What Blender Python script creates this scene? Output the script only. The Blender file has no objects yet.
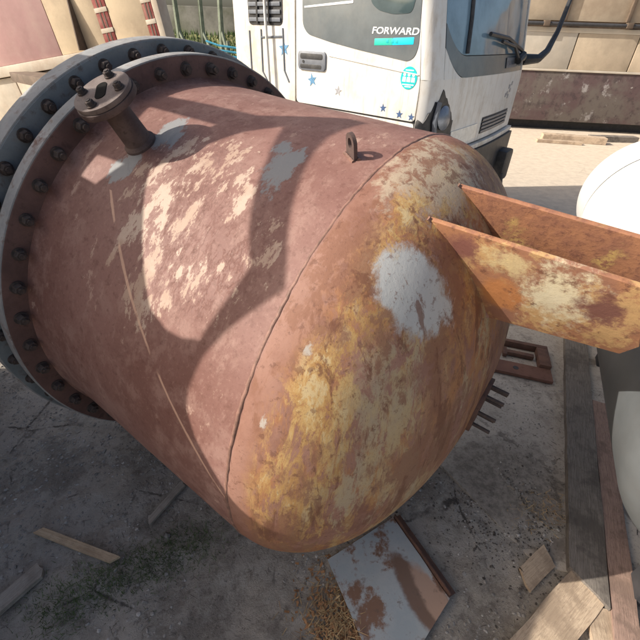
import bpy, bmesh, math, random
from mathutils import Vector, Matrix, noise
R_ = math.radians
sc = bpy.context.scene
COL = sc.collection

# ------------------------------------------------------------------ camera, sky, sun, exposure
PITCH, ROLL = R_(35.65), 0.037
cam = bpy.data.cameras.new('camera'); cam.sensor_width = 36.0; cam.lens = 22.5
cam.clip_start = 0.05; cam.clip_end = 1000
camo = bpy.data.objects.new('camera', cam); COL.objects.link(camo); sc.camera = camo
r0 = Vector((1, 0, 0)); u0 = Vector((0, math.sin(PITCH), math.cos(PITCH)))
rr = r0 * math.cos(ROLL) + u0 * math.sin(ROLL); uu = u0 * math.cos(ROLL) - r0 * math.sin(ROLL)
bb = rr.cross(uu)
camo.matrix_world = Matrix(((rr.x, uu.x, bb.x, 0), (rr.y, uu.y, bb.y, 0), (rr.z, uu.z, bb.z, 1.7), (0, 0, 0, 1)))

SAZ, SEL = R_(10), R_(33)          # heading the light travels (from +x towards +y), elevation
LD = Vector((math.cos(SAZ) * math.cos(SEL), math.sin(SAZ) * math.cos(SEL), -math.sin(SEL)))
world = bpy.data.worlds.new('World'); sc.world = world; world.use_nodes = True
wn = world.node_tree.nodes; sky = wn.new('ShaderNodeTexSky'); sky.sky_type = 'NISHITA'; sky.sun_disc = False
sky.sun_elevation = SEL; sky.sun_rotation = math.atan2(-LD.x, -LD.y)
sky.air_density = 1.0; sky.dust_density = 5.0; sky.ozone_density = 0.6
world.node_tree.links.new(sky.outputs[0], wn['Background'].inputs[0]); wn['Background'].inputs[1].default_value = 0.125
sl = bpy.data.lights.new('sun', 'SUN'); sl.energy = 5.0; sl.angle = R_(0.35); sl.color = (1.0, 0.93, 0.83)
slo = bpy.data.objects.new('sun', sl); COL.objects.link(slo)
slo.rotation_euler = LD.to_track_quat('-Z', 'Y').to_euler(); slo.location = (-6, -3, 8)
vs = sc.view_settings; vs.view_transform = 'Standard'; vs.look = 'None'; vs.exposure = 0.40; vs.gamma = 1.0
vs.use_curve_mapping = False

random.seed(7)

# ------------------------------------------------------------------ material helper
def srgb(r, g, b):
    f = lambda c: (c / 255 / 12.92) if c / 255 <= 0.04045 else ((c / 255 + 0.055) / 1.055) ** 2.4
    return (f(r), f(g), f(b), 1.0)

class NT:
    def __init__(self, name, rough=0.7, metal=0.0, spec=0.4):
        self.m = bpy.data.materials.new(name); self.m.use_nodes = True
        self.t = self.m.node_tree; self.n = self.t.nodes; self.bs = self.n['Principled BSDF']
        self.bs.inputs['Roughness'].default_value = rough; self.bs.inputs['Metallic'].default_value = metal
        self.bs.inputs['Specular IOR Level'].default_value = spec
        self.tc = self.n.new('ShaderNodeTexCoord'); self.obj = self.tc.outputs['Object']
    def _set(self, sock, v):
        if hasattr(v, 'is_output'): self.t.links.new(v, sock)
        elif v is not None:
            if isinstance(v, tuple) and len(v) == 3 and sock.type == 'RGBA': v = (*v, 1)
            sock.default_value = v
    def mapping(self, scale=(1, 1, 1), loc=(0, 0, 0), rot=(0, 0, 0), vec=None):
        m = self.n.new('ShaderNodeMapping'); self._set(m.inputs['Vector'], vec or self.obj)
        m.inputs['Scale'].default_value = scale; m.inputs['Location'].default_value = loc; m.inputs['Rotation'].default_value = rot
        return m.outputs[0]
    def noise(self, scale=5, detail=6, rough=0.6, vec=None, dist=0.0):
        t = self.n.new('ShaderNodeTexNoise'); self._set(t.inputs['Vector'], vec or self.obj)
        t.inputs['Scale'].default_value = scale; t.inputs['Detail'].default_value = detail
        t.inputs['Roughness'].default_value = rough; t.inputs['Distortion'].default_value = dist
        return t.outputs[0]
    def voro(self, scale=5, feature='F1', vec=None, out='Distance'):
        t = self.n.new('ShaderNodeTexVoronoi'); t.feature = feature; self._set(t.inputs['Vector'], vec or self.obj)
        t.inputs['Scale'].default_value = scale; return t.outputs[out]
    def wave(self, scale=5, dist=2, vec=None, dr='X'):
        t = self.n.new('ShaderNodeTexWave'); t.bands_direction = dr; self._set(t.inputs['Vector'], vec or self.obj)
        t.inputs['Scale'].default_value = scale; t.inputs['Distortion'].default_value = dist; t.inputs['Detail'].default_value = 3
        return t.outputs['Fac'] if 'Fac' in t.outputs else t.outputs[1]
    def math(self, op, a, b=None, clamp=False):
        m = self.n.new('ShaderNodeMath'); m.operation = op; m.use_clamp = clamp
        self._set(m.inputs[0], a)
        if b is not None: self._set(m.inputs[1], b)
        return m.outputs[0]
    def step(self, v, lo, hi):
        m = self.n.new('ShaderNodeMapRange'); m.interpolation_type = 'SMOOTHSTEP'; self._set(m.inputs[0], v)
        m.inputs[1].default_value = lo; m.inputs[2].default_value = hi; m.inputs[3].default_value = 0; m.inputs[4].default_value = 1
        return m.outputs[0]
    def mix(self, fac, a, b):
        m = self.n.new('ShaderNodeMix'); m.data_type = 'RGBA'; self._set(m.inputs[0], fac)
        self._set(m.inputs[6], a); self._set(m.inputs[7], b); return m.outputs[2]
    def sep(self, vec=None):
        s = self.n.new('ShaderNodeSeparateXYZ'); self._set(s.inputs[0], vec or self.obj); return s.outputs
    def blob(self, c, sc_, n, amt, lo, hi, rot=(0, 0, 0)):
        """1 inside an uneven patch about c (object space), sc_ = half sizes, n = noise socket"""
        mp = self.n.new('ShaderNodeMapping'); mp.vector_type = 'TEXTURE'; self._set(mp.inputs['Vector'], self.obj)
        mp.inputs['Location'].default_value = c; mp.inputs['Scale'].default_value = sc_; mp.inputs['Rotation'].default_value = rot
        l = self.n.new('ShaderNodeVectorMath'); l.operation = 'LENGTH'; self.t.links.new(mp.outputs[0], l.inputs[0])
        v = self.math('ADD', l.outputs['Value'], self.math('MULTIPLY', self.math('SUBTRACT', n, 0.5), amt))
        return self.math('SUBTRACT', 1.0, self.step(v, lo, hi))
    def color(self, c): self._set(self.bs.inputs['Base Color'], c)
    def rough(self, v): self._set(self.bs.inputs['Roughness'], v)
    def bump(self, h, strength=0.4, dist=0.01):
        b = self.n.new('ShaderNodeBump'); b.inputs['Strength'].default_value = strength; b.inputs['Distance'].default_value = dist
        self._set(b.inputs['Height'], h); self.t.links.new(b.outputs[0], self.bs.inputs['Normal'])

M = {}
def simple(name, col, rough=0.6, metal=0.0, var=0.25, scale=12, spec=0.4, dirt=None, dirtamt=0.5, bump=0.15):
    t = NT(name, rough, metal, spec)
    n1 = t.noise(scale, 6, 0.65); c = tuple(col[:3])
    dk = tuple(x * (1 - var) for x in c); lt = tuple(min(1, x * (1 + var * 0.6)) for x in c)
    out = t.mix(t.step(n1, 0.3, 0.7), dk, lt)
    if dirt:
        n2 = t.noise(scale * 0.45, 8, 0.7)
        out = t.mix(t.math('MULTIPLY', t.step(n2, 0.45, 0.68), dirtamt), out, tuple(dirt[:3]))
    t.color(out); t.bump(n1, bump, 0.004); M[name] = t.m; return t.m

# ---- tank shell paint and rust
def tank_shell_material():
    t = NT('tank_rust', 0.62, 0.0, 0.35)
    X, Y, Z = t.sep()[0:3]
    n_big = t.noise(2.6, 5, 0.6); n_mid = t.noise(9, 8, 0.68); n_fin = t.noise(42, 6, 0.7); n_str = t.noise(7, 8, 0.66, t.mapping((1.0, 0.55, 0.55)))
    cmb = t.n.new('ShaderNodeCombineXYZ')      # stretched along the hoop direction on the upper near side
    t._set(cmb.inputs[0], t.math('MULTIPLY', X, 1.25)); t._set(cmb.inputs[1], t.math('MULTIPLY', t.math('ADD', Y, Z), 0.42)); t._set(cmb.inputs[2], t.math('ADD', t.math('MULTIPLY', t.math('SUBTRACT', Y, Z), 0.7), t.math('MULTIPLY', X, 0.35)))
    HV = cmb.outputs[0]
    base = t.mix(t.step(n_big, 0.35, 0.65), (0.17, 0.08, 0.063), (0.235, 0.125, 0.103))
    base = t.mix(t.math('MULTIPLY', t.step(n_mid, 0.48, 0.66), 0.75), base, (0.275, 0.162, 0.133))
    base = t.mix(t.math('MULTIPLY', t.step(t.noise(14, 9, 0.75, HV), 0.52, 0.62), 0.35), base, (0.34, 0.215, 0.175))
    base = t.mix(t.math('MULTIPLY', t.step(n_fin, 0.52, 0.68), 0.55), base, (0.12, 0.052, 0.038))
    n_pit = t.noise(110, 5, 0.75)
    base = t.mix(t.math('MULTIPLY', t.step(n_pit, 0.57, 0.66), 0.4), base, (0.10, 0.045, 0.034))
    base = t.mix(t.math('MULTIPLY', t.step(n_pit, 0.43, 0.34), 0.35), base, (0.36, 0.22, 0.18))
    # flaked pale paint: thresholded noise inside broad areas
    flake = t.noise(20, 10, 0.76, HV)
    flake2 = t.noise(7.5, 9, 0.72, t.mapping((1, 1, 1), (3, 1, 2), vec=HV))
    a1 = t.blob((-0.33, -0.51, 0.53), (0.27, 0.26, 0.26), n_mid, 0.9, 0.55, 1.25)
    a2 = t.blob((-0.46, -0.38, 0.63), (0.26, 0.14, 0.14), n_mid, 0.8, 0.6, 1.2)
    area = t.math('MAXIMUM', a1, a2)
    thr = t.math('ADD', t.math('MULTIPLY', flake, 0.42), t.math('MULTIPLY', flake2, 0.58))
    m_pale = t.math('MULTIPLY', t.step(t.math('ADD', thr, t.math('MULTIPLY', t.math('SUBTRACT', area, 1.0), 0.09)), 0.507, 0.53), t.math('GREATER_THAN', area, 0.02))
    few = t.math('MULTIPLY', t.step(thr, 0.57, 0.60), 0.7)
    pale_col = t.mix(t.step(n_mid, 0.4, 0.6), (0.39, 0.27, 0.20), (0.46, 0.355, 0.28))
    col = t.mix(few, base, (0.40, 0.27, 0.21))
    col = t.mix(t.math('MULTIPLY', m_pale, 0.92), col, pale_col)
    edge = t.math('MULTIPLY', t.step(thr, 0.455, 0.485), area)
    # blue-grey remains of old paint
    for c, s_, r_ in (((-0.215, -0.30, 0.672), (0.04, 0.10, 0.055), (0.9, 0.3, 0.45)), ((-0.66, -0.45, 0.585), (0.04, 0.05, 0.04), (0, 0, 0)),
                      ((-0.62, -0.31, 0.67), (0.04, 0.07, 0.04), (0, 0, 0.4)), ((-0.26, -0.24, 0.69), (0.03, 0.04, 0.03), (0, 0, 0))):
        bl = t.blob(c, s_, thr, 7.0, 0.75, 1.05, r_)
        col = t.mix(t.math('MULTIPLY', bl, 0.85), col, (0.25, 0.265, 0.265))
    # ochre, yellow and pale coat on the dished end (begins past the seam)
    sx_ = t.math('ADD', X, t.math('MULTIPLY', t.math('SUBTRACT', t.noise(5, 9, 0.7), 0.5), 0.16))
    dish = t.step(X, 0.0, 0.012)
    dcol = t.mix(t.step(n_mid, 0.38, 0.62), (0.20, 0.09, 0.06), (0.28, 0.145, 0.105))
    dcol = t.mix(t.math('MULTIPLY', t.step(n_big, 0.4, 0.62), 0.5), dcol, (0.32, 0.18, 0.135))
    st1 = t.noise(9, 10, 0.74, t.mapping((1.3, 0.9, 0.3), (2, 5, 1)), 0.4); st2 = t.noise(30, 9, 0.76, t.mapping((1.2, 0.9, 0.22), (7, 1, 4)), 0.5); st3 = t.noise(5, 9, 0.7, t.mapping((1, 1, 0.5), (1, 9, 5)))
    sm_ = t.math('ADD', t.math('MULTIPLY', st1, 0.6), t.math('MULTIPLY', st2, 0.4))
    z1 = t.math('MULTIPLY', t.step(sx_, 0.05, 0.12), t.math('SUBTRACT', 1.2, t.step(sx_, 0.16, 0.36), True))
    orn = t.step(t.math('ADD', t.math('MULTIPLY', t.noise(6, 10, 0.75, t.mapping((1, 1, 0.4), (3, 3, 3))), 0.6), t.math('MULTIPLY', st2, 0.4)), 0.46, 0.54)
    dcol = t.mix(t.math('MULTIPLY', t.math('MULTIPLY', orn, t.step(sx_, 0.03, 0.11)), 0.8), dcol, (0.345, 0.155, 0.062))
    dcol = t.mix(t.math('MULTIPLY', t.math('MULTIPLY', t.step(sm_, 0.475, 0.53), z1), 0.92), dcol, t.mix(t.step(st2, 0.42, 0.58), (0.38, 0.21, 0.07), (0.48, 0.32, 0.13)))
    dcol = t.mix(t.math('MULTIPLY', t.math('MULTIPLY', t.step(sm_, 0.545, 0.58), z1), 0.8), dcol, (0.50, 0.39, 0.22))
    z2 = t.step(sx_, 0.15, 0.24)
    pl_ = t.step(t.math('ADD', t.math('MULTIPLY', st3, 0.55), t.math('MULTIPLY', st2, 0.45)), 0.495, 0.55)
    dcol = t.mix(t.math('MULTIPLY', t.math('MULTIPLY', pl_, z2), 0.88), dcol, t.mix(t.step(st1, 0.4, 0.6), (0.37, 0.305, 0.205), (0.40, 0.30, 0.165)))
    up_ = t.blob((0.10, -0.10, 0.70), (0.12, 0.2, 0.12), sm_, 5.0, 0.5, 1.1)      # pale patch high on the knuckle
    dcol = t.mix(t.math('MULTIPLY', up_, 0.75), dcol, (0.45, 0.375, 0.27))
    rb = t.step(t.math('ADD', t.math('MULTIPLY', t.noise(4.5, 8, 0.7, t.mapping((1, 1, 0.6), (2, 2, 8))), 0.6), t.math('MULTIPLY', st2, 0.4)), 0.49, 0.545)
    dcol = t.mix(t.math('MULTIPLY', rb, 0.85), dcol, (0.215, 0.10, 0.062))
    gp = t.blob((0.20, -0.36, 0.53), (0.105, 0.08, 0.15), sm_, 2.6, 0.75, 1.1, (0.5, 0, 0))
    dcol = t.mix(t.math('MULTIPLY', gp, 0.95), dcol, t.mix(n_mid, (0.38, 0.40, 0.40), (0.47, 0.475, 0.46)))
    streak = t.step(t.noise(20, 8, 0.72, t.mapping((0.9, 1.0, 0.14), (4, 3, 1)), 0.4), 0.55, 0.61)
    dcol = t.mix(t.math('MULTIPLY', t.math('MULTIPLY', streak, 0.75), t.step(X, 0.04, 0.10)), dcol, (0.15, 0.062, 0.035))
    dcol = t.mix(t.math('MULTIPLY', t.step(n_fin, 0.58, 0.64), 0.55), dcol, (0.13, 0.055, 0.035))
    dcol = t.mix(t.math('MULTIPLY', t.step(n_pit, 0.58, 0.66), 0.4), dcol, (0.11, 0.05, 0.034))
    for c_, r_ in (((0.085, -0.567, 0.437), 0.014), ((0.06, -0.672, 0.29), 0.012), ((0.04, -0.60, 0.40), 0.006)):
        dcol = t.mix(t.blob(c_, (r_ * 0.7, r_, r_ * 1.6), st2, 6.0, 0.5, 1.1), dcol, (0.40, 0.35, 0.30))
    col = t.mix(dish, col, dcol)
    # a long pale diagonal line round the barrel
    ang = t.math('ARCTAN2', Z, Y)
    sdev = t.math('ABSOLUTE', t.math('SUBTRACT', X, t.math('SUBTRACT', t.math('MULTIPLY', t.math('SUBTRACT', t.math('MODULO', t.math('ADD', ang, 2 * math.pi), 2 * math.pi), 2.3686), 0.808), 0.614)))
    sdev = t.math('ADD', sdev, t.math('MULTIPLY', t.math('SUBTRACT', n_mid, 0.5), 0.012))
    pale_ln = t.math('MULTIPLY', t.math('SUBTRACT', 1.0, t.step(sdev, 0.003, 0.008)), t.math('MULTIPLY', t.math('MULTIPLY', t.math('LESS_THAN', X, 0.0), t.math('LESS_THAN', Y, -0.5)), t.step(t.noise(6, 3), 0.42, 0.5)))
    col = t.mix(t.math('MULTIPLY', pale_ln, 0.65), col, (0.62, 0.40, 0.28))
    t.color(col)
    t.rough(t.math('ADD', 0.5, t.math('MULTIPLY', n_mid, 0.3)))
    hgt = t.math('ADD', t.math('ADD', t.math('MULTIPLY', n_fin, 0.35), t.math('MULTIPLY', n_mid, 0.5)), t.math('MULTIPLY', t.math('MAXIMUM', edge, dish), t.math('MULTIPLY', thr, 0.5)))
    t.bump(t.math('ADD', hgt, t.math('MULTIPLY', n_pit, 0.25)), 0.55, 0.004)
    M['tank'] = t.m
tank_shell_material()

def rusty(name, c1, c2, c3, paint=None, paint_lo=0.55, rough=0.72, scale=7):
    t = NT(name, rough, 0.0, 0.35)
    n1 = t.noise(scale, 8, 0.68); n2 = t.noise(scale * 4, 6, 0.7); n3 = t.noise(scale * 0.5, 6, 0.65, t.mapping((1, 1, 1), (4, 7, 1)))
    c = t.mix(t.step(n1, 0.35, 0.65), c1, c2); c = t.mix(t.math('MULTIPLY', t.step(n2, 0.52, 0.68), 0.7), c, c3)
    if paint:
        v = t.math('ADD', t.math('MULTIPLY', n3, 0.6), t.math('MULTIPLY', n1, 0.4))
        c = t.mix(t.step(v, paint_lo - 0.01, paint_lo + 0.07), c, t.mix(t.step(n2, 0.45, 0.6), paint, c2))
    t.color(c); t.bump(t.math('ADD', n1, t.math('MULTIPLY', n2, 0.5)), 0.4, 0.004); M[name] = t.m
rusty('flange_rust', (0.085, 0.048, 0.042), (0.15, 0.085, 0.072), (0.05, 0.028, 0.025))
rusty('flange_grey', (0.12, 0.14, 0.15), (0.19, 0.21, 0.22), (0.085, 0.06, 0.05), (0.17, 0.10, 0.08), 0.55)
rusty('rim_pale', (0.22, 0.225, 0.225), (0.34, 0.34, 0.33), (0.14, 0.09, 0.07), (0.15, 0.085, 0.068), 0.53)
rusty('bolt_steel', (0.04, 0.032, 0.03), (0.075, 0.058, 0.052), (0.11, 0.062, 0.042), None, scale=30)
rusty('nozzle_rust', (0.065, 0.042, 0.038), (0.115, 0.078, 0.068), (0.04, 0.025, 0.022), scale=18)
rusty('disc_grey', (0.12, 0.09, 0.08), (0.18, 0.145, 0.13), (0.07, 0.045, 0.04), scale=22)
def leg_mat():
    t = NT('leg_rust', 0.7, 0, 0.35)
    n1 = t.noise(9, 8, 0.68); n2 = t.noise(34, 7, 0.7); n3 = t.noise(15, 9, 0.72, t.mapping((1, 1, 1), (4, 7, 1)))
    c = t.mix(t.step(n1, 0.35, 0.65), (0.32, 0.15, 0.075), (0.24, 0.115, 0.075))
    c = t.mix(t.math('MULTIPLY', t.step(n3, 0.50, 0.60), 0.8), c, (0.45, 0.29, 0.13))
    c = t.mix(t.blob((0.34, -0.17, 0.49), (0.05, 0.08, 0.06), n1, 1.6, 0.6, 1.1), c, (0.38, 0.16, 0.06))
    pale = t.blob((0.435, -0.20, 0.55), (0.062, 0.12, 0.085), t.noise(26, 10, 0.78), 5.0, 0.3, 1.35)
    c = t.mix(t.math('MULTIPLY', pale, 0.95), c, t.mix(n2, (0.60, 0.55, 0.42), (0.52, 0.44, 0.27)))
    c = t.mix(t.math('MULTIPLY', t.blob((0.33, -0.22, 0.59), (0.06, 0.08, 0.03), t.noise(22, 10, 0.78), 5.0, 0.3, 1.3), 0.8), c, (0.50, 0.40, 0.22))
    c = t.mix(t.blob((0.515, -0.20, 0.56), (0.05, 0.1, 0.055), n3, 3.6, 0.4, 1.25), c, (0.15, 0.065, 0.05))
    c = t.mix(t.blob((0.24, -0.22, 0.58), (0.035, 0.1, 0.05), n3, 3.6, 0.4, 1.25), c, (0.17, 0.07, 0.055))
    c = t.mix(t.math('MULTIPLY', t.step(n2, 0.55, 0.68), 0.8), c, (0.13, 0.055, 0.035))
    t.color(c); t.bump(t.math('ADD', n3, t.math('MULTIPLY', n2, 0.6)), 0.5, 0.004); M['leg_rust'] = t.m
leg_mat()
rusty('leg_inner', (0.34, 0.16, 0.085), (0.24, 0.11, 0.07), (0.15, 0.065, 0.045), (0.44, 0.29, 0.11), 0.535, scale=20)
rusty('dark_rust', (0.09, 0.05, 0.04), (0.16, 0.085, 0.06), (0.05, 0.03, 0.025), scale=15)
def sheet_mat():
    t = NT('sheet_blue', 0.45, 0, 0.4)
    n1 = t.noise(7, 8, 0.68); n2 = t.noise(28, 7, 0.7); n3 = t.noise(4, 8, 0.7, t.mapping((1, 1, 1), (4, 7, 1)))
    c = t.mix(t.step(n1, 0.35, 0.65), (0.34, 0.39, 0.415), (0.43, 0.455, 0.46))
    v = t.math('ADD', t.math('MULTIPLY', n3, 0.6), t.math('MULTIPLY', n1, 0.4))
    c = t.mix(t.step(v, 0.50, 0.55), c, (0.22, 0.13, 0.09))
    c = t.mix(t.blob((0.40, 0.62, 0.02), (0.05, 0.2, 0.2), n1, 1.6, 0.7, 1.1, (0, 0, 0.5)), c, (0.19, 0.125, 0.095))
    c = t.mix(t.blob((0.475, 0.575, 0.02), (0.045, 0.17, 0.2), n1, 1.0, 0.8, 1.1, (0, 0, 0.5)), c, (0.42, 0.29, 0.22))
    c = t.mix(t.math('MULTIPLY', t.step(n2, 0.56, 0.68), 0.6), c, (0.13, 0.10, 0.085))
    t.color(c); t.bump(t.math('ADD', n1, t.math('MULTIPLY', n2, 0.5)), 0.3, 0.003); M['sheet_blue'] = t.m
sheet_mat()
rusty("yard_steel", (0.13, 0.065, 0.05), (0.20, 0.10, 0.072), (0.12, 0.06, 0.04), scale=4)

def cab_white(name, c0, amt):
    t = NT(name, 0.38, 0, 0.5)
    n = t.noise(3, 8, 0.7); st = t.noise(10, 8, 0.72, t.mapping((2.2, 2.2, 0.22))); sp = t.noise(60, 5, 0.7); X, Y, Z = t.sep()[0:3]
    c = t.mix(n, tuple(x * 0.94 for x in c0), c0)
    c = t.mix(t.math('MULTIPLY', t.step(n, 0.46, 0.66), amt), c, (0.50, 0.42, 0.32))
    c = t.mix(t.math('MULTIPLY', t.step(st, 0.50, 0.66), amt * 0.9), c, (0.42, 0.35, 0.27))
    c = t.mix(t.math('MULTIPLY', t.step(sp, 0.66, 0.72), 0.5), c, (0.28, 0.2, 0.14))
    t.color(c); t.rough(t.math('ADD', 0.3, t.math('MULTIPLY', t.step(n, 0.4, 0.65), 0.3))); t.bump(n, 0.05, 0.004); M[name] = t.m
cab_white('white_paint', (0.70, 0.69, 0.66), 0.5); cab_white('white_paint_old', (0.66, 0.645, 0.61), 0.75)
simple('slot_dark', (0.012, 0.011, 0.01), 0.9, 0, 0.3, 30, 0.1)
simple('cab_dark', (0.05, 0.05, 0.055), 0.6)
simple('black_plastic', (0.028, 0.029, 0.032), 0.5, 0, 0.3, 30, 0.4, (0.09, 0.085, 0.08), 0.5)
simple('grey_plastic', (0.13, 0.145, 0.17), 0.4, 0, 0.2, 30)
simple('tyre_rubber', (0.025, 0.025, 0.026), 0.8, 0, 0.3, 40)
simple('panel_black', (0.13, 0.15, 0.16), 0.25, 0, 0.12, 8, 0.5, (0.2, 0.2, 0.19), 0.3, 0.02)
simple('sticker_white', (0.78, 0.78, 0.78), 0.5, 0, 0.05)
simple('sticker_teal', (0.0, 0.42, 0.44), 0.5, 0, 0.08)
simple('sticker_green', (0.02, 0.48, 0.38), 0.5, 0, 0.08)
simple('sticker_cyan', (0.0, 0.55, 0.85), 0.5, 0, 0.08)
simple('star_blue', (0.10, 0.25, 0.42), 0.5, 0, 0.35, 60)
simple('star_navy', (0.05, 0.10, 0.22), 0.5, 0, 0.3, 60)
simple('star_grey', (0.33, 0.33, 0.35), 0.5, 0, 0.3, 60)
simple('lamp_clear', (0.62, 0.63, 0.60), 0.15, 0, 0.15, 25, 0.6)
simple('chrome_grey', (0.20, 0.22, 0.26), 0.3, 0.5, 0.15, 30)
def wood(name, c1, c2, dirt, amt):
    t = NT(name, 0.85, 0, 0.25)
    g = t.noise(9, 8, 0.7, t.mapping((1.2, 22, 22)), 0.3); g2 = t.noise(40, 6, 0.7, t.mapping((0.8, 8, 8))); d = t.noise(6, 9, 0.72)
    c = t.mix(t.step(g, 0.36, 0.62), c1, c2); c = t.mix(t.math('MULTIPLY', t.step(g2, 0.54, 0.64), 0.6), c, tuple(x * 0.5 for x in c1))
    c = t.mix(t.math('MULTIPLY', t.step(d, 0.45, 0.62), amt), c, dirt)
    t.color(c); t.bump(t.math('ADD', g, t.math('MULTIPLY', g2, 0.5)), 0.5, 0.004); M[name] = t.m
wood('wood_pale', (0.46, 0.33, 0.21), (0.60, 0.46, 0.31), (0.30, 0.22, 0.15), 0.5)
wood('wood_grey', (0.15, 0.133, 0.117), (0.24, 0.212, 0.185), (0.09, 0.078, 0.069), 0.7)
wood('wood_light', (0.30, 0.265, 0.225), (0.42, 0.375, 0.32), (0.18, 0.155, 0.13), 0.6)
wood('wood_pink', (0.27, 0.18, 0.145), (0.37, 0.255, 0.205), (0.15, 0.105, 0.085), 0.7)
wood('wood_tan', (0.42, 0.32, 0.23), (0.54, 0.425, 0.31), (0.24, 0.18, 0.13), 0.7)
simple('shaded_vessel', (0.11, 0.118, 0.122), 0.45, 0, 0.15, 6, 0.45, (0.11, 0.108, 0.104), 0.5)  # dark grey stands for shade on the white tank's near section
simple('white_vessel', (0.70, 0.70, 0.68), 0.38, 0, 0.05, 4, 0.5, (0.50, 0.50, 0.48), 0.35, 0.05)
simple('cream_paint', (0.55, 0.44, 0.30), 0.6, 0, 0.12, 3, 0.4, (0.36, 0.27, 0.19), 0.75)
simple('cream_pale', (0.52, 0.46, 0.37), 0.6, 0, 0.12, 5, 0.4, (0.38, 0.27, 0.19), 0.5)
simple('pink_paint', (0.40, 0.235, 0.225), 0.6, 0, 0.15, 1.5, 0.4, (0.50, 0.36, 0.31), 0.7)
simple('red_post', (0.26, 0.05, 0.045), 0.6, 0, 0.25, 8, 0.4, (0.45, 0.25, 0.2), 0.5)
simple('brown_dark', (0.13, 0.095, 0.07), 0.75, 0, 0.3, 8)
simple('ply_beige', (0.47, 0.385, 0.285), 0.75, 0, 0.16, 2.5, 0.3, (0.34, 0.265, 0.195), 0.75)
simple('ply_white', (0.50, 0.45, 0.375), 0.75, 0, 0.12, 2.5, 0.3, (0.42, 0.34, 0.25), 0.5)
simple('green_post', (0.20, 0.23, 0.17), 0.8, 0, 0.3, 8)
simple('concrete_wall', (0.26, 0.25, 0.215), 0.9, 0, 0.35, 1.6, 0.3, (0.10, 0.11, 0.06), 0.7, 0.4)
simple('bank_earth', (0.24, 0.24, 0.10), 0.95, 0, 0.35, 2.2, 0.2, (0.25, 0.21, 0.12), 0.6, 0.6)
simple('blue_pipe', (0.05, 0.28, 0.42), 0.5, 0, 0.2, 12)
simple('stone_grey', (0.33, 0.31, 0.285), 0.9, 0, 0.5, 9)
simple('stone_pale', (0.46, 0.43, 0.40), 0.9, 0, 0.4, 9)
simple('grass_green', (0.10, 0.15, 0.05), 0.8, 0, 0.5, 5)
simple('straw', (0.52, 0.37, 0.19), 0.85, 0, 0.5, 30, dirt=(0.28, 0.15, 0.08), dirtamt=0.8)
simple('rust_flake', (0.36, 0.19, 0.09), 0.85, 0, 0.6, 40)
simple('debris_dark', (0.13, 0.113, 0.098), 0.95, 0, 0.6, 20)
simple('stone_mid', (0.34, 0.315, 0.285), 0.9, 0, 0.5, 9)
simple('weld_bead', (0.22, 0.12, 0.09), 0.6, 0, 0.4, 40, bump=0.5)

def glass_mat(name, col, rough=0.06):
    t = NT(name, rough, 0, 0.9); n = t.noise(3, 5, 0.6)
    t.color(t.mix(t.step(n, 0.3, 0.7), col, tuple(min(1, x * 1.7 + 0.01) for x in col))); t.rough(t.math('ADD', rough, t.math('MULTIPLY', t.step(n, 0.45, 0.7), 0.12)))
    M[name] = t.m
glass_mat('cab_glass', (0.035, 0.055, 0.06)); glass_mat('windscreen_glass', (0.10, 0.16, 0.21))

def scraped_panel():
    t = NT('scraped_panel', 0.75, 0, 0.3)
    n1 = t.noise(1.1, 6, 0.65); n2 = t.noise(5, 9, 0.72); n3 = t.noise(2.4, 9, 0.72, t.mapping((1, 1, 1), (3, 8, 2)))
    c = t.mix(t.step(n1, 0.42, 0.58), (0.10, 0.066, 0.066), (0.125, 0.105, 0.092))
    c = t.mix(t.math('MULTIPLY', t.step(n2, 0.5, 0.62), 0.7), c, (0.055, 0.04, 0.042))
    c = t.mix(t.math('MULTIPLY', t.step(n3, 0.58, 0.66), 0.8), c, (0.33, 0.31, 0.30))
    c = t.mix(t.step(t.noise(9, 6, 0.6, t.mapping((1, 1, 1), (1, 2, 3))), 0.67, 0.71), c, (0.42, 0.40, 0.38))
    t.color(c); t.bump(n2, 0.3, 0.01); M['scraped_panel'] = t.m
scraped_panel()

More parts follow.
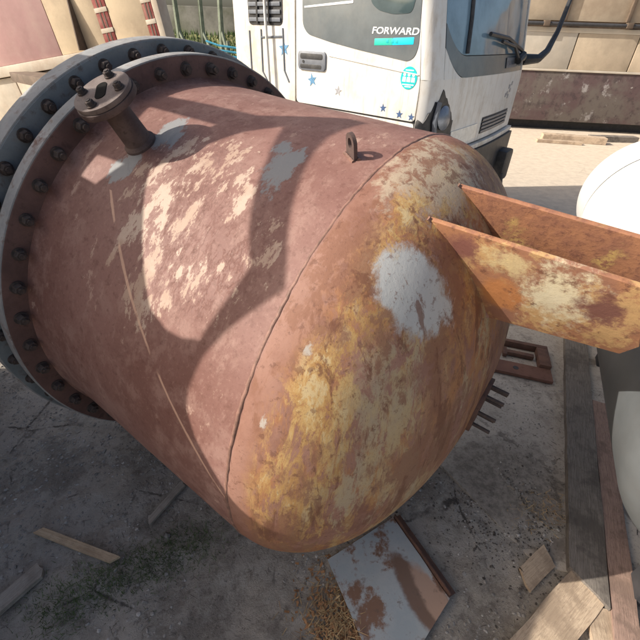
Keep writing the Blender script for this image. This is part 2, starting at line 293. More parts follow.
def ground_mat():
    t = NT('yard_dirt', 0.92, 0, 0.2)
    n1 = t.noise(1.3, 8, 0.65); n2 = t.noise(7, 10, 0.75); n3 = t.noise(70, 8, 0.75); n4 = t.noise(24, 10, 0.78); v = t.voro(34)
    c = t.mix(t.step(n2, 0.36, 0.64), (0.36, 0.322, 0.275), (0.52, 0.47, 0.405))
    mud = t.step(t.math('ADD', t.math('MULTIPLY', t.noise(2.4, 6, 0.6, t.mapping((1, 1, 1), (8, 3, 0))), 0.8), t.math('MULTIPLY', n2, 0.2)), 0.50, 0.55)   # smoother packed mud
    c = t.mix(t.math('MULTIPLY', mud, 0.75), c, t.mix(n2, (0.44, 0.405, 0.36), (0.54, 0.50, 0.445)))
    c = t.mix(t.math('MULTIPLY', t.step(t.noise(3.1, 9, 0.72, t.mapping((1, 1, 1), (5, 1, 0))), 0.50, 0.60), 0.65), c, (0.24, 0.212, 0.182))
    c = t.mix(t.math('MULTIPLY', t.step(n4, 0.53, 0.62), 0.6), c, (0.54, 0.50, 0.45))
    c = t.mix(t.math('MULTIPLY', t.step(n4, 0.46, 0.37), 0.6), c, (0.15, 0.132, 0.114))
    c = t.mix(t.math('MULTIPLY', t.step(n3, 0.58, 0.68), 0.7), c, (0.52, 0.48, 0.43))
    c = t.mix(t.math('MULTIPLY', t.step(n3, 0.42, 0.32), 0.6), c, (0.08, 0.07, 0.062))
    ck = t.voro(2.1, 'DISTANCE_TO_EDGE', t.mapping((1, 1, 1), (0.1, 0.25, 0))); ck = t.math('SUBTRACT', 1.0, t.step(t.math('ADD', ck, t.math('MULTIPLY', t.math('SUBTRACT', n2, 0.5), 0.12)), 0.0, 0.012))
    c = t.mix(t.math('MULTIPLY', t.math('MULTIPLY', ck, mud), 0.8), c, (0.06, 0.052, 0.046))
    # far away the yard turns paler
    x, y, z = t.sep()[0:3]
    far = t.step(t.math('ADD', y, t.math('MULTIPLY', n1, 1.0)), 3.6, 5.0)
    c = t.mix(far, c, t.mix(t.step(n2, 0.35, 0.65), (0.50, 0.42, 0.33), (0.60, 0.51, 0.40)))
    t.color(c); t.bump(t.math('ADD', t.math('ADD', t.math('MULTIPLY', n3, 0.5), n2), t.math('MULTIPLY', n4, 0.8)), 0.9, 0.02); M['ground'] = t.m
    t = NT('yard_concrete', 0.88, 0, 0.25)
    n1 = t.noise(1.7, 8, 0.65); n2 = t.noise(9, 9, 0.72); n3 = t.noise(70, 5, 0.7)
    c = t.mix(t.step(n1, 0.38, 0.62), (0.43, 0.385, 0.33), (0.56, 0.505, 0.435))
    c = t.mix(t.math('MULTIPLY', t.step(n2, 0.50, 0.64), 0.65), c, (0.31, 0.27, 0.232))
    c = t.mix(t.math('MULTIPLY', t.step(n3, 0.54, 0.66), 0.6), c, (0.15, 0.13, 0.112))
    c = t.mix(t.math('MULTIPLY', t.step(t.noise(28, 9, 0.75), 0.56, 0.64), 0.6), c, (0.13, 0.112, 0.098))
    oil = t.step(t.noise(2.6, 7, 0.68, t.mapping((1, 1, 1), (2.2, 0.4, 0))), 0.56, 0.66)
    c = t.mix(t.math('MULTIPLY', oil, 0.6), c, (0.11, 0.095, 0.085))
    crk = t.voro(0.75, 'DISTANCE_TO_EDGE', t.mapping((1, 1, 1), (0.3, 0.6, 0)))
    crk = t.math('SUBTRACT', 1.0, t.step(t.math('ADD', crk, t.math('MULTIPLY', t.math('SUBTRACT', n2, 0.5), 0.12)), 0.0, 0.006))
    c = t.mix(t.math('MULTIPLY', crk, 0.5), c, (0.12, 0.10, 0.09))
    dt = t.blob((0.92, 1.12, 0), (0.34, 0.3, 1), n2, 1.8, 0.5, 1.1)
    c = t.mix(t.math('MULTIPLY', dt, 0.7), c, t.mix(t.step(t.noise(30, 9, 0.75), 0.4, 0.6), (0.07, 0.06, 0.05), (0.24, 0.21, 0.18)))
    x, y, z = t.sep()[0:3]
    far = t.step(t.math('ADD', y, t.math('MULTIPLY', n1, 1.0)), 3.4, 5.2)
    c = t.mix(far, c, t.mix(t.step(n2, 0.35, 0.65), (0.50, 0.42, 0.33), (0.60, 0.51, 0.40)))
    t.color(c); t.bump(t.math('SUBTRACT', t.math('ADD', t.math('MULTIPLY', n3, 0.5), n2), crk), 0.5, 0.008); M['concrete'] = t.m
ground_mat()

# ------------------------------------------------------------------ mesh helper
class MB:
    def __init__(self): self.v = []; self.f = []
    def add(self, vs_, fs):
        o = len(self.v); self.v += [tuple(p) for p in vs_]; self.f += [tuple(i + o for i in f) for f in fs]
    def box(self, lo, hi, mat=None):
        x0, y0, z0 = lo; x1, y1, z1 = hi
        vs_ = [Vector(p) for p in ((x0, y0, z0), (x1, y0, z0), (x1, y1, z0), (x0, y1, z0), (x0, y0, z1), (x1, y0, z1), (x1, y1, z1), (x0, y1, z1))]
        if mat: vs_ = [mat @ p for p in vs_]
        self.add(vs_, [(0, 3, 2, 1), (4, 5, 6, 7), (0, 1, 5, 4), (1, 2, 6, 5), (2, 3, 7, 6), (3, 0, 4, 7)])
    def prism(self, poly, o, ex, ey, ez, t0, t1):
        """polygon (list of 2-D points) in the plane o + ex*x + ey*y, thickness from t0 to t1 along ez"""
        o, ex, ey, ez = map(Vector, (o, ex, ey, ez)); n = len(poly)
        p = [o + ex * x + ey * y for x, y in poly]
        self.add([q + ez * t0 for q in p] + [q + ez * t1 for q in p],
                 [tuple(range(n - 1, -1, -1)), tuple(range(n, 2 * n))] + [(i, (i + 1) % n, n + (i + 1) % n, n + i) for i in range(n)])
    def lathe(self, prof, o, ax, seg=64, e1=None, closed=False):
        """prof: list of (along, radius)"""
        o, ax = Vector(o), Vector(ax).normalized()
        e1 = Vector(e1) if e1 else (ax.orthogonal()); e1 = (e1 - ax * e1.dot(ax)).normalized(); e2 = ax.cross(e1)
        vs_ = []; fs = []; n = len(prof)
        for s, r in prof:
            for k in range(seg):
                a = 2 * math.pi * k / seg; vs_.append(o + ax * s + (e1 * math.cos(a) + e2 * math.sin(a)) * max(r, 1e-5))
        for i in range(n if closed else n - 1):
            j = (i + 1) % n
            for k in range(seg):
                k2 = (k + 1) % seg; fs.append((i * seg + k, i * seg + k2, j * seg + k2, j * seg + k))
        self.add(vs_, fs)
    def cyl(self, p0, p1, r, seg=12, r1=None):
        p0, p1 = Vector(p0), Vector(p1); L = (p1 - p0).length
        self.lathe([(0, 1e-5), (0, r), (L, r if r1 is None else r1), (L, 1e-5)], p0, p1 - p0, seg)
    def tube(self, pts, r, seg=8):
        pts = [Vector(p) for p in pts]; n = len(pts); vs_ = []; fs = []; e = None
        for i, p in enumerate(pts):
            d = (pts[min(i + 1, n - 1)] - pts[max(i - 1, 0)]).normalized()
            e = d.orthogonal().normalized() if e is None else (e - d * e.dot(d)).normalized(); g = d.cross(e)
            ri = r[i] if isinstance(r, (list, tuple)) else r
            for k in range(seg):
                a = 2 * math.pi * k / seg; vs_.append(p + (e * math.cos(a) + g * math.sin(a)) * ri)
        for i in range(n - 1):
            for k in range(seg):
                k2 = (k + 1) % seg; fs.append((i * seg + k, i * seg + k2, (i + 1) * seg + k2, (i + 1) * seg + k))
        fs += [tuple(range(seg - 1, -1, -1)), tuple((n - 1) * seg + k for k in range(seg))]
        self.add(vs_, fs)
    def grid(self, rows):
        n = len(rows[0]); vs_ = [p for r in rows for p in r]
        self.add(vs_, [(i * n + j, i * n + j + 1, (i + 1) * n + j + 1, (i + 1) * n + j) for i in range(len(rows) - 1) for j in range(n - 1)])
    def slab(self, rows, rows2):
        """closed sheet from two matching grids"""
        n = len(rows[0]); m = len(rows); N = n * m
        vs_ = [p for r in rows for p in r] + [p for r in rows2 for p in r]; fs = []
        for i in range(m - 1):
            for j in range(n - 1):
                q = (i * n + j, i * n + j + 1, (i + 1) * n + j + 1, (i + 1) * n + j); fs += [q, tuple(N + k for k in reversed(q))]
        bd = [j for j in range(n)] + [i * n + n - 1 for i in range(1, m)] + [(m - 1) * n + j for j in range(n - 2, -1, -1)] + [i * n for i in range(m - 2, 0, -1)]
        for k in range(len(bd)):
            p, q = bd[k], bd[(k + 1) % len(bd)]; fs.append((q, p, N + p, N + q))
        self.add(vs_, fs)
    def mesh(self, name, mat, bevel=0, smooth=40, seg=2):
        me = bpy.data.meshes.new(name); me.from_pydata(self.v, [], self.f); me.update()
        bm = bmesh.new(); bm.from_mesh(me); bmesh.ops.remove_doubles(bm, verts=bm.verts, dist=2e-5)
        bmesh.ops.dissolve_degenerate(bm, dist=1e-6, edges=bm.edges); bmesh.ops.recalc_face_normals(bm, faces=bm.faces)
        if bevel:
            es = [e for e in bm.edges if len(e.link_faces) == 2 and e.calc_face_angle(0) > R_(28)]
            bmesh.ops.bevel(bm, geom=es, offset=bevel, segments=seg, affect='EDGES', profile=0.6)
        bm.to_mesh(me); bm.free()
        if smooth:
            for p in me.polygons: p.use_smooth = True
            me.set_sharp_from_angle(angle=R_(smooth))
        me.materials.append(M[mat]); return me
    def build(self, name, mat, parent=None, **k): return obj(name, self.mesh(name, mat, **k), parent)

def obj(name, me, parent=None, mw=None):
    o = bpy.data.objects.new(name, me); COL.objects.link(o)
    if parent: o.parent = parent
    if mw is not None: o.matrix_world = mw
    return o
def tag(o, label=None, cat=None, group=None, kind=None):
    for k, v in (('label', label), ('category', cat), ('group', group), ('kind', kind)):
        if v: o[k] = v
    return o
def empty(name, mw, label, cat, group=None):
    o = bpy.data.objects.new(name, None); COL.objects.link(o); o.empty_display_size = 0.1; o.matrix_world = mw
    return tag(o, label, cat, group)
def place(x, y, z=0, rz=0): return Matrix.Translation((x, y, z)) @ Matrix.Rotation(rz, 4, 'Z')
def fbm(x, y, s, o=4): return noise.fractal(Vector((x * s, y * s, 3.3)), 0.6, 2.1, o)

# ------------------------------------------------------------------ the ground
def axis(lo, hi, step, far, g=1.22):
    a = []; x = lo
    while x < hi: a.append(x); x += step
    s = step
    while a[-1] < far: s *= g; a.append(a[-1] + s)
    s = step
    while a[0] > -far: s *= g; a.insert(0, a[0] - s)
    return a
def pav(x, y):
    s_ = min(x - 0.86, y - 1.02, (x + y) - 2.06) + 0.22 * fbm(x, y, 2.6)
    t = min(1, max(0, (s_ + 0.02) / 0.14)); return -0.012 + 0.018 * math.exp(-(s_ / 0.1) ** 2) - 0.06 * t * t * (3 - 2 * t)
def gz(x, y):
    near = 1.0 / (1.0 + max(0.0, math.hypot(x, y - 1.3) - 2.2) ** 2)
    return (fbm(x, y, 1.3) * 0.016 + fbm(x, y, 7.0) * 0.0075 + fbm(x, y, 25.0) * 0.0035) * near + pav(x, y)
xs, ys = axis(-2.4, 2.2, 0.022, 150), axis(0.15, 2.9, 0.022, 150)
b = MB(); b.grid([[(x, y, gz(x, y)) for x in xs] for y in ys])
tag(b.build('ground', 'ground', smooth=180), kind='structure')

# broken concrete paving to the right and behind
pts = [(0.55, 2.2), (0.55, 1.3), (0.9, 0.75), (1.6, 0.6), (9, 0.6), (9.5, 11.5), (0.7, 11.5)]
b = MB(); b.prism(pts, (0, 0, 0), (1, 0, 0), (0, 1, 0), (0, 0, 1), -0.05, 0.0)
tag(b.build('concrete_paving', 'concrete', smooth=0), kind='structure')

# ------------------------------------------------------------------ the rusty vessel
k_ = 0.85
TC = Vector((.2474, 1.3332, .8931)) * k_; taz, tel = -.6114, -.063
TR, TL, TRF, TRB, TD = .8645 * k_, 1.0357 * k_, .96 * k_, .9112 * k_, .4596 * k_
ta = Vector((math.cos(taz) * math.cos(tel), math.sin(taz) * math.cos(tel), math.sin(tel)))
tb = Vector((0, 0, 1)).cross(ta).normalized(); tcv = ta.cross(tb)
TM = Matrix(((ta.x, tb.x, tcv.x, TC.x), (ta.y, tb.y, tcv.y, TC.y), (ta.z, tb.z, tcv.z, TC.z), (0, 0, 0, 1)))
tank = empty('pressure_vessel', TM, 'large rusty steel vessel lying on its side, bolted flange and dished end', 'tank')
AX, O3, EY = (1, 0, 0), (0, 0, 0), (0, 1, 0)
def rad(ang): return Vector((0, math.cos(R_(ang)), math.sin(R_(ang))))
b = MB()
prof = [(-TL, TR + 0.012), (-TL + 0.02, TR + 0.004), (-TL + 0.05, TR)] + [(-TL + 0.05 + (TL - 0.05) * i / 10, TR) for i in range(1, 11)]
prof += [(TD * math.sin(q), TR * math.cos(q)) for q in [math.pi / 2 * i / 40 for i in range(1, 41)]]
# slight dents so the outline is not a perfect lathe
seg = 160; rows = []
for s, r in prof:
    row = []
    for k in range(seg + 1):
        an = 2 * math.pi * k / seg; p = Vector((s, r * math.cos(an), r * math.sin(an)))
        d = noise.fractal(p * 2.2, 0.7, 2.0, 3) * 0.0035 * min(1, r / 0.3)
        if -TL + 0.06 < s: p = p + Vector((0.25, math.cos(an), math.sin(an))) * d
        row.append(p)
    row[-1] = row[0].copy(); rows.append(row)
b.grid(rows); b.build('shell', 'tank', tank, smooth=60)
b = MB(); rows = []
for k in range(241):
    an = 2 * math.pi * (k % 240) / 240; row = []
    for j in range(7):
        q = math.pi * j / 6; wob = 0.0025 * noise.noise(Vector((math.cos(an) * 9, math.sin(an) * 9, 1))) + 0.001 * math.sin(an * 130)
        row.append((-0.0055 * math.cos(q) + wob, *((TR - 0.003 + 0.0055 * math.sin(q)) * v for v in (math.cos(an), math.sin(an)))))
    rows.append(row)
b.grid(rows); b.build('weld_seam', 'weld_bead', tank, smooth=70)
def ring(b, s0, s1, ri, ro, seg=160): b.lathe([(s0, ri), (s0, ro), (s1, ro), (s1, ri)], O3, AX, seg, EY, True)
b = MB(); ring(b, -TL - 0.052, -TL, TR - 0.03, TRF - 0.003); fl = b.build('flange', 'flange_rust', tank, bevel=0.004)
b = MB(); ring(b, -TL - 0.051, -TL - 0.004, TRF - 0.006, TRF + 0.0015); b.build('flange_edge', 'rim_pale', fl, bevel=0.002)
R2 = 0.848
b = MB(); ring(b, -TL - 0.195, -TL - 0.115, TR - 0.05, R2 - 0.003); fl2 = b.build('cover_flange', 'flange_grey', tank, bevel=0.005)
b = MB(); ring(b, -TL - 0.19, -TL - 0.12, R2 - 0.006, R2 + 0.0015); b.build('flange_edge', 'rim_pale', fl2, bevel=0.002)
b = MB(); ring(b, -TL - 0.1149, -TL - 0.0521, TR - 0.06, TR + 0.015); b.build('gasket_ring', 'dark_rust', tank)
b = MB(); b.lathe([(-TL - 0.195, TR - 0.01), (-TL - 0.30, TR - 0.01)] + [(-TL - 0.30 - 0.2 * math.sin(q), (TR - 0.01) * math.cos(q)) for q in [math.pi / 2 * i / 12 for i in range(1, 13)]], O3, AX, 96, EY)
b.build('cover', 'flange_grey', tank)
# bolts: hex nut, washer, stud end; local +x points out
def bolt_mesh(r, h, stud, mat):
    b = MB(); b.lathe([(0, 1e-5), (0, r * 1.25), (0.004, r * 1.25), (0.004, 1e-5)], O3, AX, 14, EY)
    b.lathe([(0.004, 1e-5), (0.004, r), (0.004 + h * 0.85, r), (0.004 + h, r * 0.86), (0.004 + h, 1e-5)], O3, AX, 6, EY)
    b.cyl((h, 0, 0), (h + stud, 0, 0), r * 0.55, 8); return b.mesh('bolt', mat, smooth=30)
bm1 = bolt_mesh(0.0165, 0.017, 0.011, 'bolt_steel')
NB = 46
for i in range(NB):
    an = 100.0 + i * 360 / NB
    obj('bolt', bm1, fl).matrix_local = Matrix.Translation(rad(an) * TRB + Vector((-TL, 0, 0))) @ Matrix.Rotation(R_(an + random.uniform(0, 60)), 4, 'X') @ Matrix.Rotation(R_(random.uniform(-3, 3)), 4, 'Y') @ Matrix.Diagonal((random.uniform(0.75, 1.3), *[random.uniform(0.92, 1.08)] * 2, 1))
    obj('bolt', bm1, fl2).matrix_local = Matrix.Translation(rad(an) * (R2 - 0.034) + Vector((-TL - 0.115, 0, 0))) @ Matrix.Rotation(R_(an + random.uniform(0, 60)), 4, 'X')
# branch nozzle with a small blank flange
nan = 120.5; nn_ = rad(nan); nb_ = nn_ * TR + Vector((-0.676, 0, 0)); tang = Vector(AX).cross(nn_)
noz = MB(); noz.lathe([(-0.02, 0.046), (0.004, 0.046), (0.012, 0.038), (0.13, 0.033)], nb_, nn_, 28); nz = noz.build('nozzle_pipe', 'nozzle_rust', tank)
b = MB(); b.lathe([(0.127, 0.012), (0.127, 0.079), (0.143, 0.079), (0.143, 0.012)], nb_, nn_, 40, None, True); nf = b.build('nozzle_flange', 'nozzle_rust', nz, bevel=0.002)
b = MB(); b.lathe([(0.1435, 1e-5), (0.1435, 0.076), (0.156, 0.076), (0.156, 1e-5)], nb_, nn_, 40); b.build('blank_disc', 'disc_grey', nz, bevel=0.002)
b = MB(); sl_ = [(0.014 * math.cos(q) + (0.02 if math.cos(q) > 0 else -0.02), 0.015 * math.sin(q)) for q in [2 * math.pi * i / 20 for i in range(20)]]
b.prism(sl_, nb_, Vector(AX) * 0.7 + tang * 0.7, tang * 0.7 - Vector(AX) * 0.7, nn_, 0.15, 0.1575); b.build('slot', 'slot_dark', nz, smooth=0)
bm2 = bolt_mesh(0.0105, 0.010, 0.006, 'bolt_steel')
q0 = nn_.to_track_quat('X', 'Z').to_matrix().to_4x4()
for k in range(4):
    a = R_(45 + 90 * k + 20); p = nb_ + nn_ * 0.156 + (Vector(AX) * math.cos(a) + tang * math.sin(a)) * 0.056
    obj('bolt', bm2, nz).matrix_local = Matrix.Translation(p) @ q0
# lifting lug
lan = 106.3; ln_ = rad(lan); lb_ = ln_ * TR + Vector((-0.078, 0, 0)); lt_ = Vector(AX).cross(ln_)
b = MB(); dirx = (Vector(AX) * 0.85 + lt_ * 0.52).normalized(); nrm = dirx.cross(ln_)
outer = [(-0.021, -0.006), (0.021, -0.006)] + [(0.021 * math.cos(q), 0.036 + 0.021 * math.sin(q)) for q in [math.pi * i / 16 for i in range(17)]]
inner = [(0.0105 * math.cos(q), 0.034 + 0.0125 * math.sin(q)) for q in [2 * math.pi * i / 24 for i in range(24)]]
bmx = bmesh.new()
def lugpt(p, t): return lb_ + dirx * p[0] + ln_ * p[1] + nrm * t
vo = [bmx.verts.new(lugpt(p, 0)) for p in outer]; vi = [bmx.verts.new(lugpt(p, 0)) for p in inner]
eo = [bmx.edges.new((vo[i], vo[(i + 1) % len(vo)])) for i in range(len(vo))] + [bmx.edges.new((vi[i], vi[(i + 1) % len(vi)])) for i in range(len(vi))]
bmesh.ops.triangle_fill(bmx, edges=eo, use_beauty=True)
fs = list(bmx.faces); r = bmesh.ops.extrude_face_region(bmx, geom=fs)
bmesh.ops.translate(bmx, vec=nrm * 0.009, verts=[v for v in r['geom'] if isinstance(v, bmesh.types.BMVert)])
bmesh.ops.recalc_face_normals(bmx, faces=bmx.faces)
me = bpy.data.meshes.new('lifting_lug'); bmx.to_mesh(me); bmx.free(); me.materials.append(M['nozzle_rust']); obj('lifting_lug', me, tank)
b = MB(); b.tube([lb_ + dirx * (-0.024 + 0.006 * k) + ln_ * 0.0005 + nrm * (0.012 + 0.001 * (k % 2)) for k in range(9)], 0.005, 6); b.tube([lb_ + dirx * (-0.024 + 0.006 * k) + ln_ * 0.0005 - nrm * (0.003 + 0.001 * (k % 2)) for k in range(9)], 0.005, 6); b.build('weld', 'weld_bead', tank)
# support leg: two mitred plates joined by a web, projecting past the dished end
near = [(0.149, -0.2386, 0.636), (0.323, -0.120, 0.395), (0.591, -0.150, 0.455), (0.607, -0.171, 0.498), (0.552, -0.2421, 0.643)]
far = [(0.149, -0.0905, 0.673), (0.335, 0.03, 0.43), (0.60, -0.0, 0.49), (0.61, -0.022, 0.53), (0.552, -0.0903, 0.673)]
nrm = (Vector(near[4]) - Vector(near[0])).cross(Vector(near[1]) - Vector(near[0])).normalized()
for pl_, mt, nm in ((near, 'leg_rust', 'leg_plate'), (far, 'leg_inner', 'leg_plate')):
    b = MB(); P = [Vector(p) for p in pl_]; P[2] = P[2]; n = len(P)
    # keep the plate flat: project on the plane of its first corners
    P = [p - nrm * nrm.dot(p - P[0]) for p in P]
    b.add([p - nrm * 0.006 for p in P] + [p + nrm * 0.006 for p in P], [tuple(range(n - 1, -1, -1)), tuple(range(n, 2 * n))] + [(i, (i + 1) % n, n + (i + 1) % n, n + i) for i in range(n)])
    b.build(nm, mt, tank, bevel=0.0025)
for pl_ in (near, far):
    b = MB(); p0, p1 = Vector(pl_[0]), Vector(pl_[1]); n_ = 14
    b.tube([p0.lerp(p1, k / n_) + Vector((0.004 * noise.noise(Vector((k * 0.9, 1, 2))) - 0.004, -0.006, 0.002 * noise.noise(Vector((k, 5, 2))))) for k in range(n_ + 1)], [0.007 + 0.003 * noise.noise(Vector((k * 1.3, 0, 0))) for k in range(n_ + 1)], 8); b.build('weld', 'weld_bead', tank)
b = MB(); q = [Vector(near[1]), Vector(near[2]), Vector(far[2]), Vector(far[1])]
dn = (q[1] - q[0]).cross(q[3] - q[0]).normalized() * 0.006
q = [p + (Vector((0, 0, 0.012))) for p in q]
b.add([p - dn for p in q] + [p + dn for p in q], [(3, 2, 1, 0), (4, 5, 6, 7)] + [(i, (i + 1) % 4, 4 + (i + 1) % 4, 4 + i) for i in range(4)])
b.build('leg_web', 'leg_inner', tank, bevel=0.002)
# studded outlet in the middle of the dish
b = MB(); b.lathe([(TD - 0.03, 0.095), (TD + 0.008, 0.095), (TD + 0.008, 0.045), (TD - 0.02, 0.045)], O3, AX, 40, EY); ot = b.build('outlet_pad', 'dark_rust', tank, bevel=0.002)
sm = MB(); sm.cyl((0, 0, 0), (0.058, 0, 0), 0.006, 10); sm = sm.mesh('stud', 'bolt_steel')
for k in range(8):
    p = rad(22 + 45 * k) * 0.072 + Vector((TD + 0.004, 0, 0)); obj('stud', sm, ot).matrix_local = Matrix.Translation(p)

# ------------------------------------------------------------------ the truck
TK = Vector((0.633, 2.83, 0)); TKM = place(TK.x, TK.y, 0, math.atan2(math.cos(R_(37)), math.sin(R_(37))))
truck = empty('truck', TKM, 'white cab-over lorry with blue stars on its door, standing behind the tank', 'truck')
W, LEN = 1.94, 1.74
def yf(z): return 0.0 if z < 1.45 else 0.17 * (z - 1.45)
RC = 0.08
def plan(z, off=0.0, n=9, half=False):
    """near-side rear edge -> near corner -> front -> far corner -> far rear; outline grown by off"""
    f0 = yf(z) - off; x0, x1, y1 = -off, W + off, LEN + off; p = [(x0, y1)]
    for i in range(n + 1):
        a = math.pi / 2 * i / n; p.append((x0 + RC - RC * math.cos(a), f0 + RC - RC * math.sin(a)))
    for i in range(1, 8):
        t = i / 8; p.append((x0 + RC + (x1 - x0 - 2 * RC) * t, f0 - 0.05 * math.sin(math.pi * t)))
    for i in range(n + 1):
        a = math.pi / 2 * (1 - i / n); p.append((x1 - RC + RC * math.cos(a), f0 + RC - RC * math.sin(a)))
    p.append((x1, y1)); return p
b = MB(); zs = [0.98, 1.2, 1.45, 1.6, 2.0, 2.45, 2.55]
rows = [[(x, y, z) for x, y in plan(z, -0.016 if z < 2.5 else -0.12)] for z in zs]
b.grid([r + [r[0]] for r in rows]); b.add(rows[-1], [tuple(range(len(rows[-1])))]); b.add(rows[0], [tuple(range(len(rows[0])))])
cab = b.build('cab', 'cab_dark', truck)
b = MB(); rows = [[(x, y, z) for x, y in plan(z, o)] for z, o in ((2.43, 0.0), (2.5, -0.01), (2.56, -0.06), (2.6, -0.2))]
b.grid([r + [r[0]] for r in rows]); b.add(rows[-1], [tuple(range(len(rows[-1])))]); b.build('roof', 'white_paint', truck)
# side panels stand proud of the dark core, so the gaps between them read as shut lines
SX, SY, SZ = (0, 1, 0), (0, 0, 1), (-1, 0, 0)
def roundpoly(pts, r=0.02, n=4):
    out = []; N = len(pts)
    for i in range(N):
        p0, p1, p2 = Vector(pts[i - 1]), Vector(pts[i]), Vector(pts[(i + 1) % N])
        rr_ = r[i] if isinstance(r, (list, tuple)) else r
        d0, d1 = p0 - p1, p2 - p1; k = min(rr_, d0.length * 0.45, d1.length * 0.45)
        a, c = p1 + d0.normalized() * k, p1 + d1.normalized() * k
        for j in range(n + 1):
            t = j / n; out.append(tuple(a * (1 - t) ** 2 + p1 * 2 * t * (1 - t) + c * t * t))
    return out
def side_panel(name, pts, mat, t0=-0.017, t1=0.0, r=0.02, parent=truck, bevel=0.003):
    b = MB(); b.prism(roundpoly(pts, r), O3, SX, SY, SZ, t0, t1); return b.build(name, mat, parent, bevel=bevel)
door = side_panel('door', [(0.086, 1.245), (1.098, 1.262), (1.098, 2.43), (0.25, 2.43), (0.16, 1.95), (0.086, 1.45)], 'white_paint', r=0.03)
side_panel('sill_panel', [(0.086, 0.82), (1.10, 0.82), (1.10, 1.25), (0.086, 1.233)], 'white_paint_old')
quarter = side_panel('rear_quarter_panel', [(1.112, 0.82), (1.738, 0.82), (1.738, 2.43), (1.112, 2.43)], 'white_paint_old')
# door window: dark lower panel and glass
side_panel('window_panel', [(0.129, 1.659), (0.144, 1.60), (0.188, 1.572), (0.318, 1.588), (0.547, 1.616), (0.795, 1.652), (0.99, 1.69), (1.036, 1.74), (1.04, 1.93), (0.155, 1.93)], 'panel_black', -0.004, 0.0035, 0.03, door, 0.0015)
side_panel('window_glass', [(0.19, 1.935), (1.04, 1.935), (1.02, 2.36), (0.34, 2.36)], 'cab_glass', -0.004, 0.003, 0.05, door, 0.001)
side_panel('quarter_light', [(0.185, 1.89), (0.20, 1.81), (0.32, 1.803), (0.43, 1.822), (0.49, 1.86), (0.50, 1.925), (0.19, 1.925)], 'cab_glass', 0.0, 0.0055, 0.03, door, 0.001)
side_panel('reflection_strip', [(0.62, 1.858), (1.02, 1.835), (1.02, 1.845), (0.62, 1.872)], 'sticker_white', 0.0, 0.006, 0.003, door, 0.001)  # white strip painted in place of a reflection on the window
side_panel('door_crease', [(0.10, 1.503), (0.80, 1.571), (0.80, 1.579), (0.10, 1.511)], 'white_paint', -0.002, 0.006, 0.004, door, 0.003)
# handle
hd = side_panel('door_handle', [(0.822, 1.478), (1.072, 1.478), (1.072, 1.597), (0.822, 1.597)], 'chrome_grey', -0.004, 0.012, 0.03, door, 0.004)
side_panel('handle_recess', [(0.845, 1.545), (1.05, 1.545), (1.05, 1.58), (0.845, 1.58)], 'black_plastic', 0.0, 0.0135, 0.015, hd, 0.001)
side_panel('handle_recess', [(0.855, 1.488), (1.05, 1.488), (1.05, 1.515), (0.855, 1.515)], 'black_plastic', 0.0, 0.0135, 0.012, hd, 0.001)
b = MB(); b.cyl((-0.004, 1.02, 1.53), (-0.016, 1.02, 1.53), 0.009, 14); b.build('lock', 'black_plastic', hd)
# rear quarter: louvred vent, pressed ribs, grab rail
vent = side_panel('vent', [(1.225, 1.735), (1.572, 1.735), (1.572, 2.2), (1.225, 2.2)], 'black_plastic', -0.004, 0.004, 0.04, quarter, 0.001)
for i in range(10):
    b = MB(); z = 1.756 + i * 0.045; b.box((-0.014, 1.24, z), (-0.004, 1.558, z + 0.024), Matrix.Translation((0, 0, z)) @ Matrix.Rotation(R_(0), 4, 'Y') @ Matrix.Translation((0, 0, -z)))
    b.build('slat', 'grey_plastic', vent, bevel=0.003)
for y in (1.35, 1.47):
    b = MB(); b.box((-0.016, y - 0.008, 1.745), (-0.003, y + 0.008, 2.19)); b.build('vent_bar', 'black_plastic', vent, bevel=0.002)
for pts in ([(1.572, 1.70), (1.57, 1.30)], [(1.447, 1.71), (1.447, 1.44), (1.37, 1.345), (1.37, 1.0)], [(1.226, 1.72), (1.216, 1.46), (1.172, 1.39)], [(1.447, 1.66), (1.226, 1.67)]):
    b = MB(); b.tube([(-0.001, y, z) for y, z in pts], 0.0075, 6); b.build('pressed_rib', 'grey_plastic', quarter)
b = MB(); b.tube([(-0.004, 1.366, 2.25), (-0.04, 1.366, 2.2), (-0.04, 1.36, 1.8), (-0.04, 1.335, 1.30), (-0.004, 1.335, 1.22)], 0.011, 10); b.build('grab_rail', 'white_paint', quarter)
# stars
def star(y, z, r, mat, rot, parent):
    b = MB(); pts = [((r if i % 2 == 0 else r * 0.42) * math.sin(rot + math.pi * i / 5) + y, (r if i % 2 == 0 else r * 0.42) * math.cos(rot + math.pi * i / 5) + z) for i in range(10)]
    b.prism(pts, O3, SX, SY, SZ, -0.002, 0.0022); b.build('star_decal', mat, parent, smooth=0)
for y, z, r, mt, ro, par in ((1.218, 1.60, 0.052, 'star_blue', 0.1, quarter), (0.945, 1.418, 0.043, 'star_blue', 0.2, door), (0.708, 1.369, 0.032, 'star_grey', -0.1, door),
                             (0.328, 1.302, 0.026, 'star_navy', 0.1, door), (0.20, 1.278, 0.026, 'star_navy', 0.05, door), (0.112, 1.272, 0.024, 'star_navy', 0.0, door)):
    star(y, z, r, mt, ro, par)
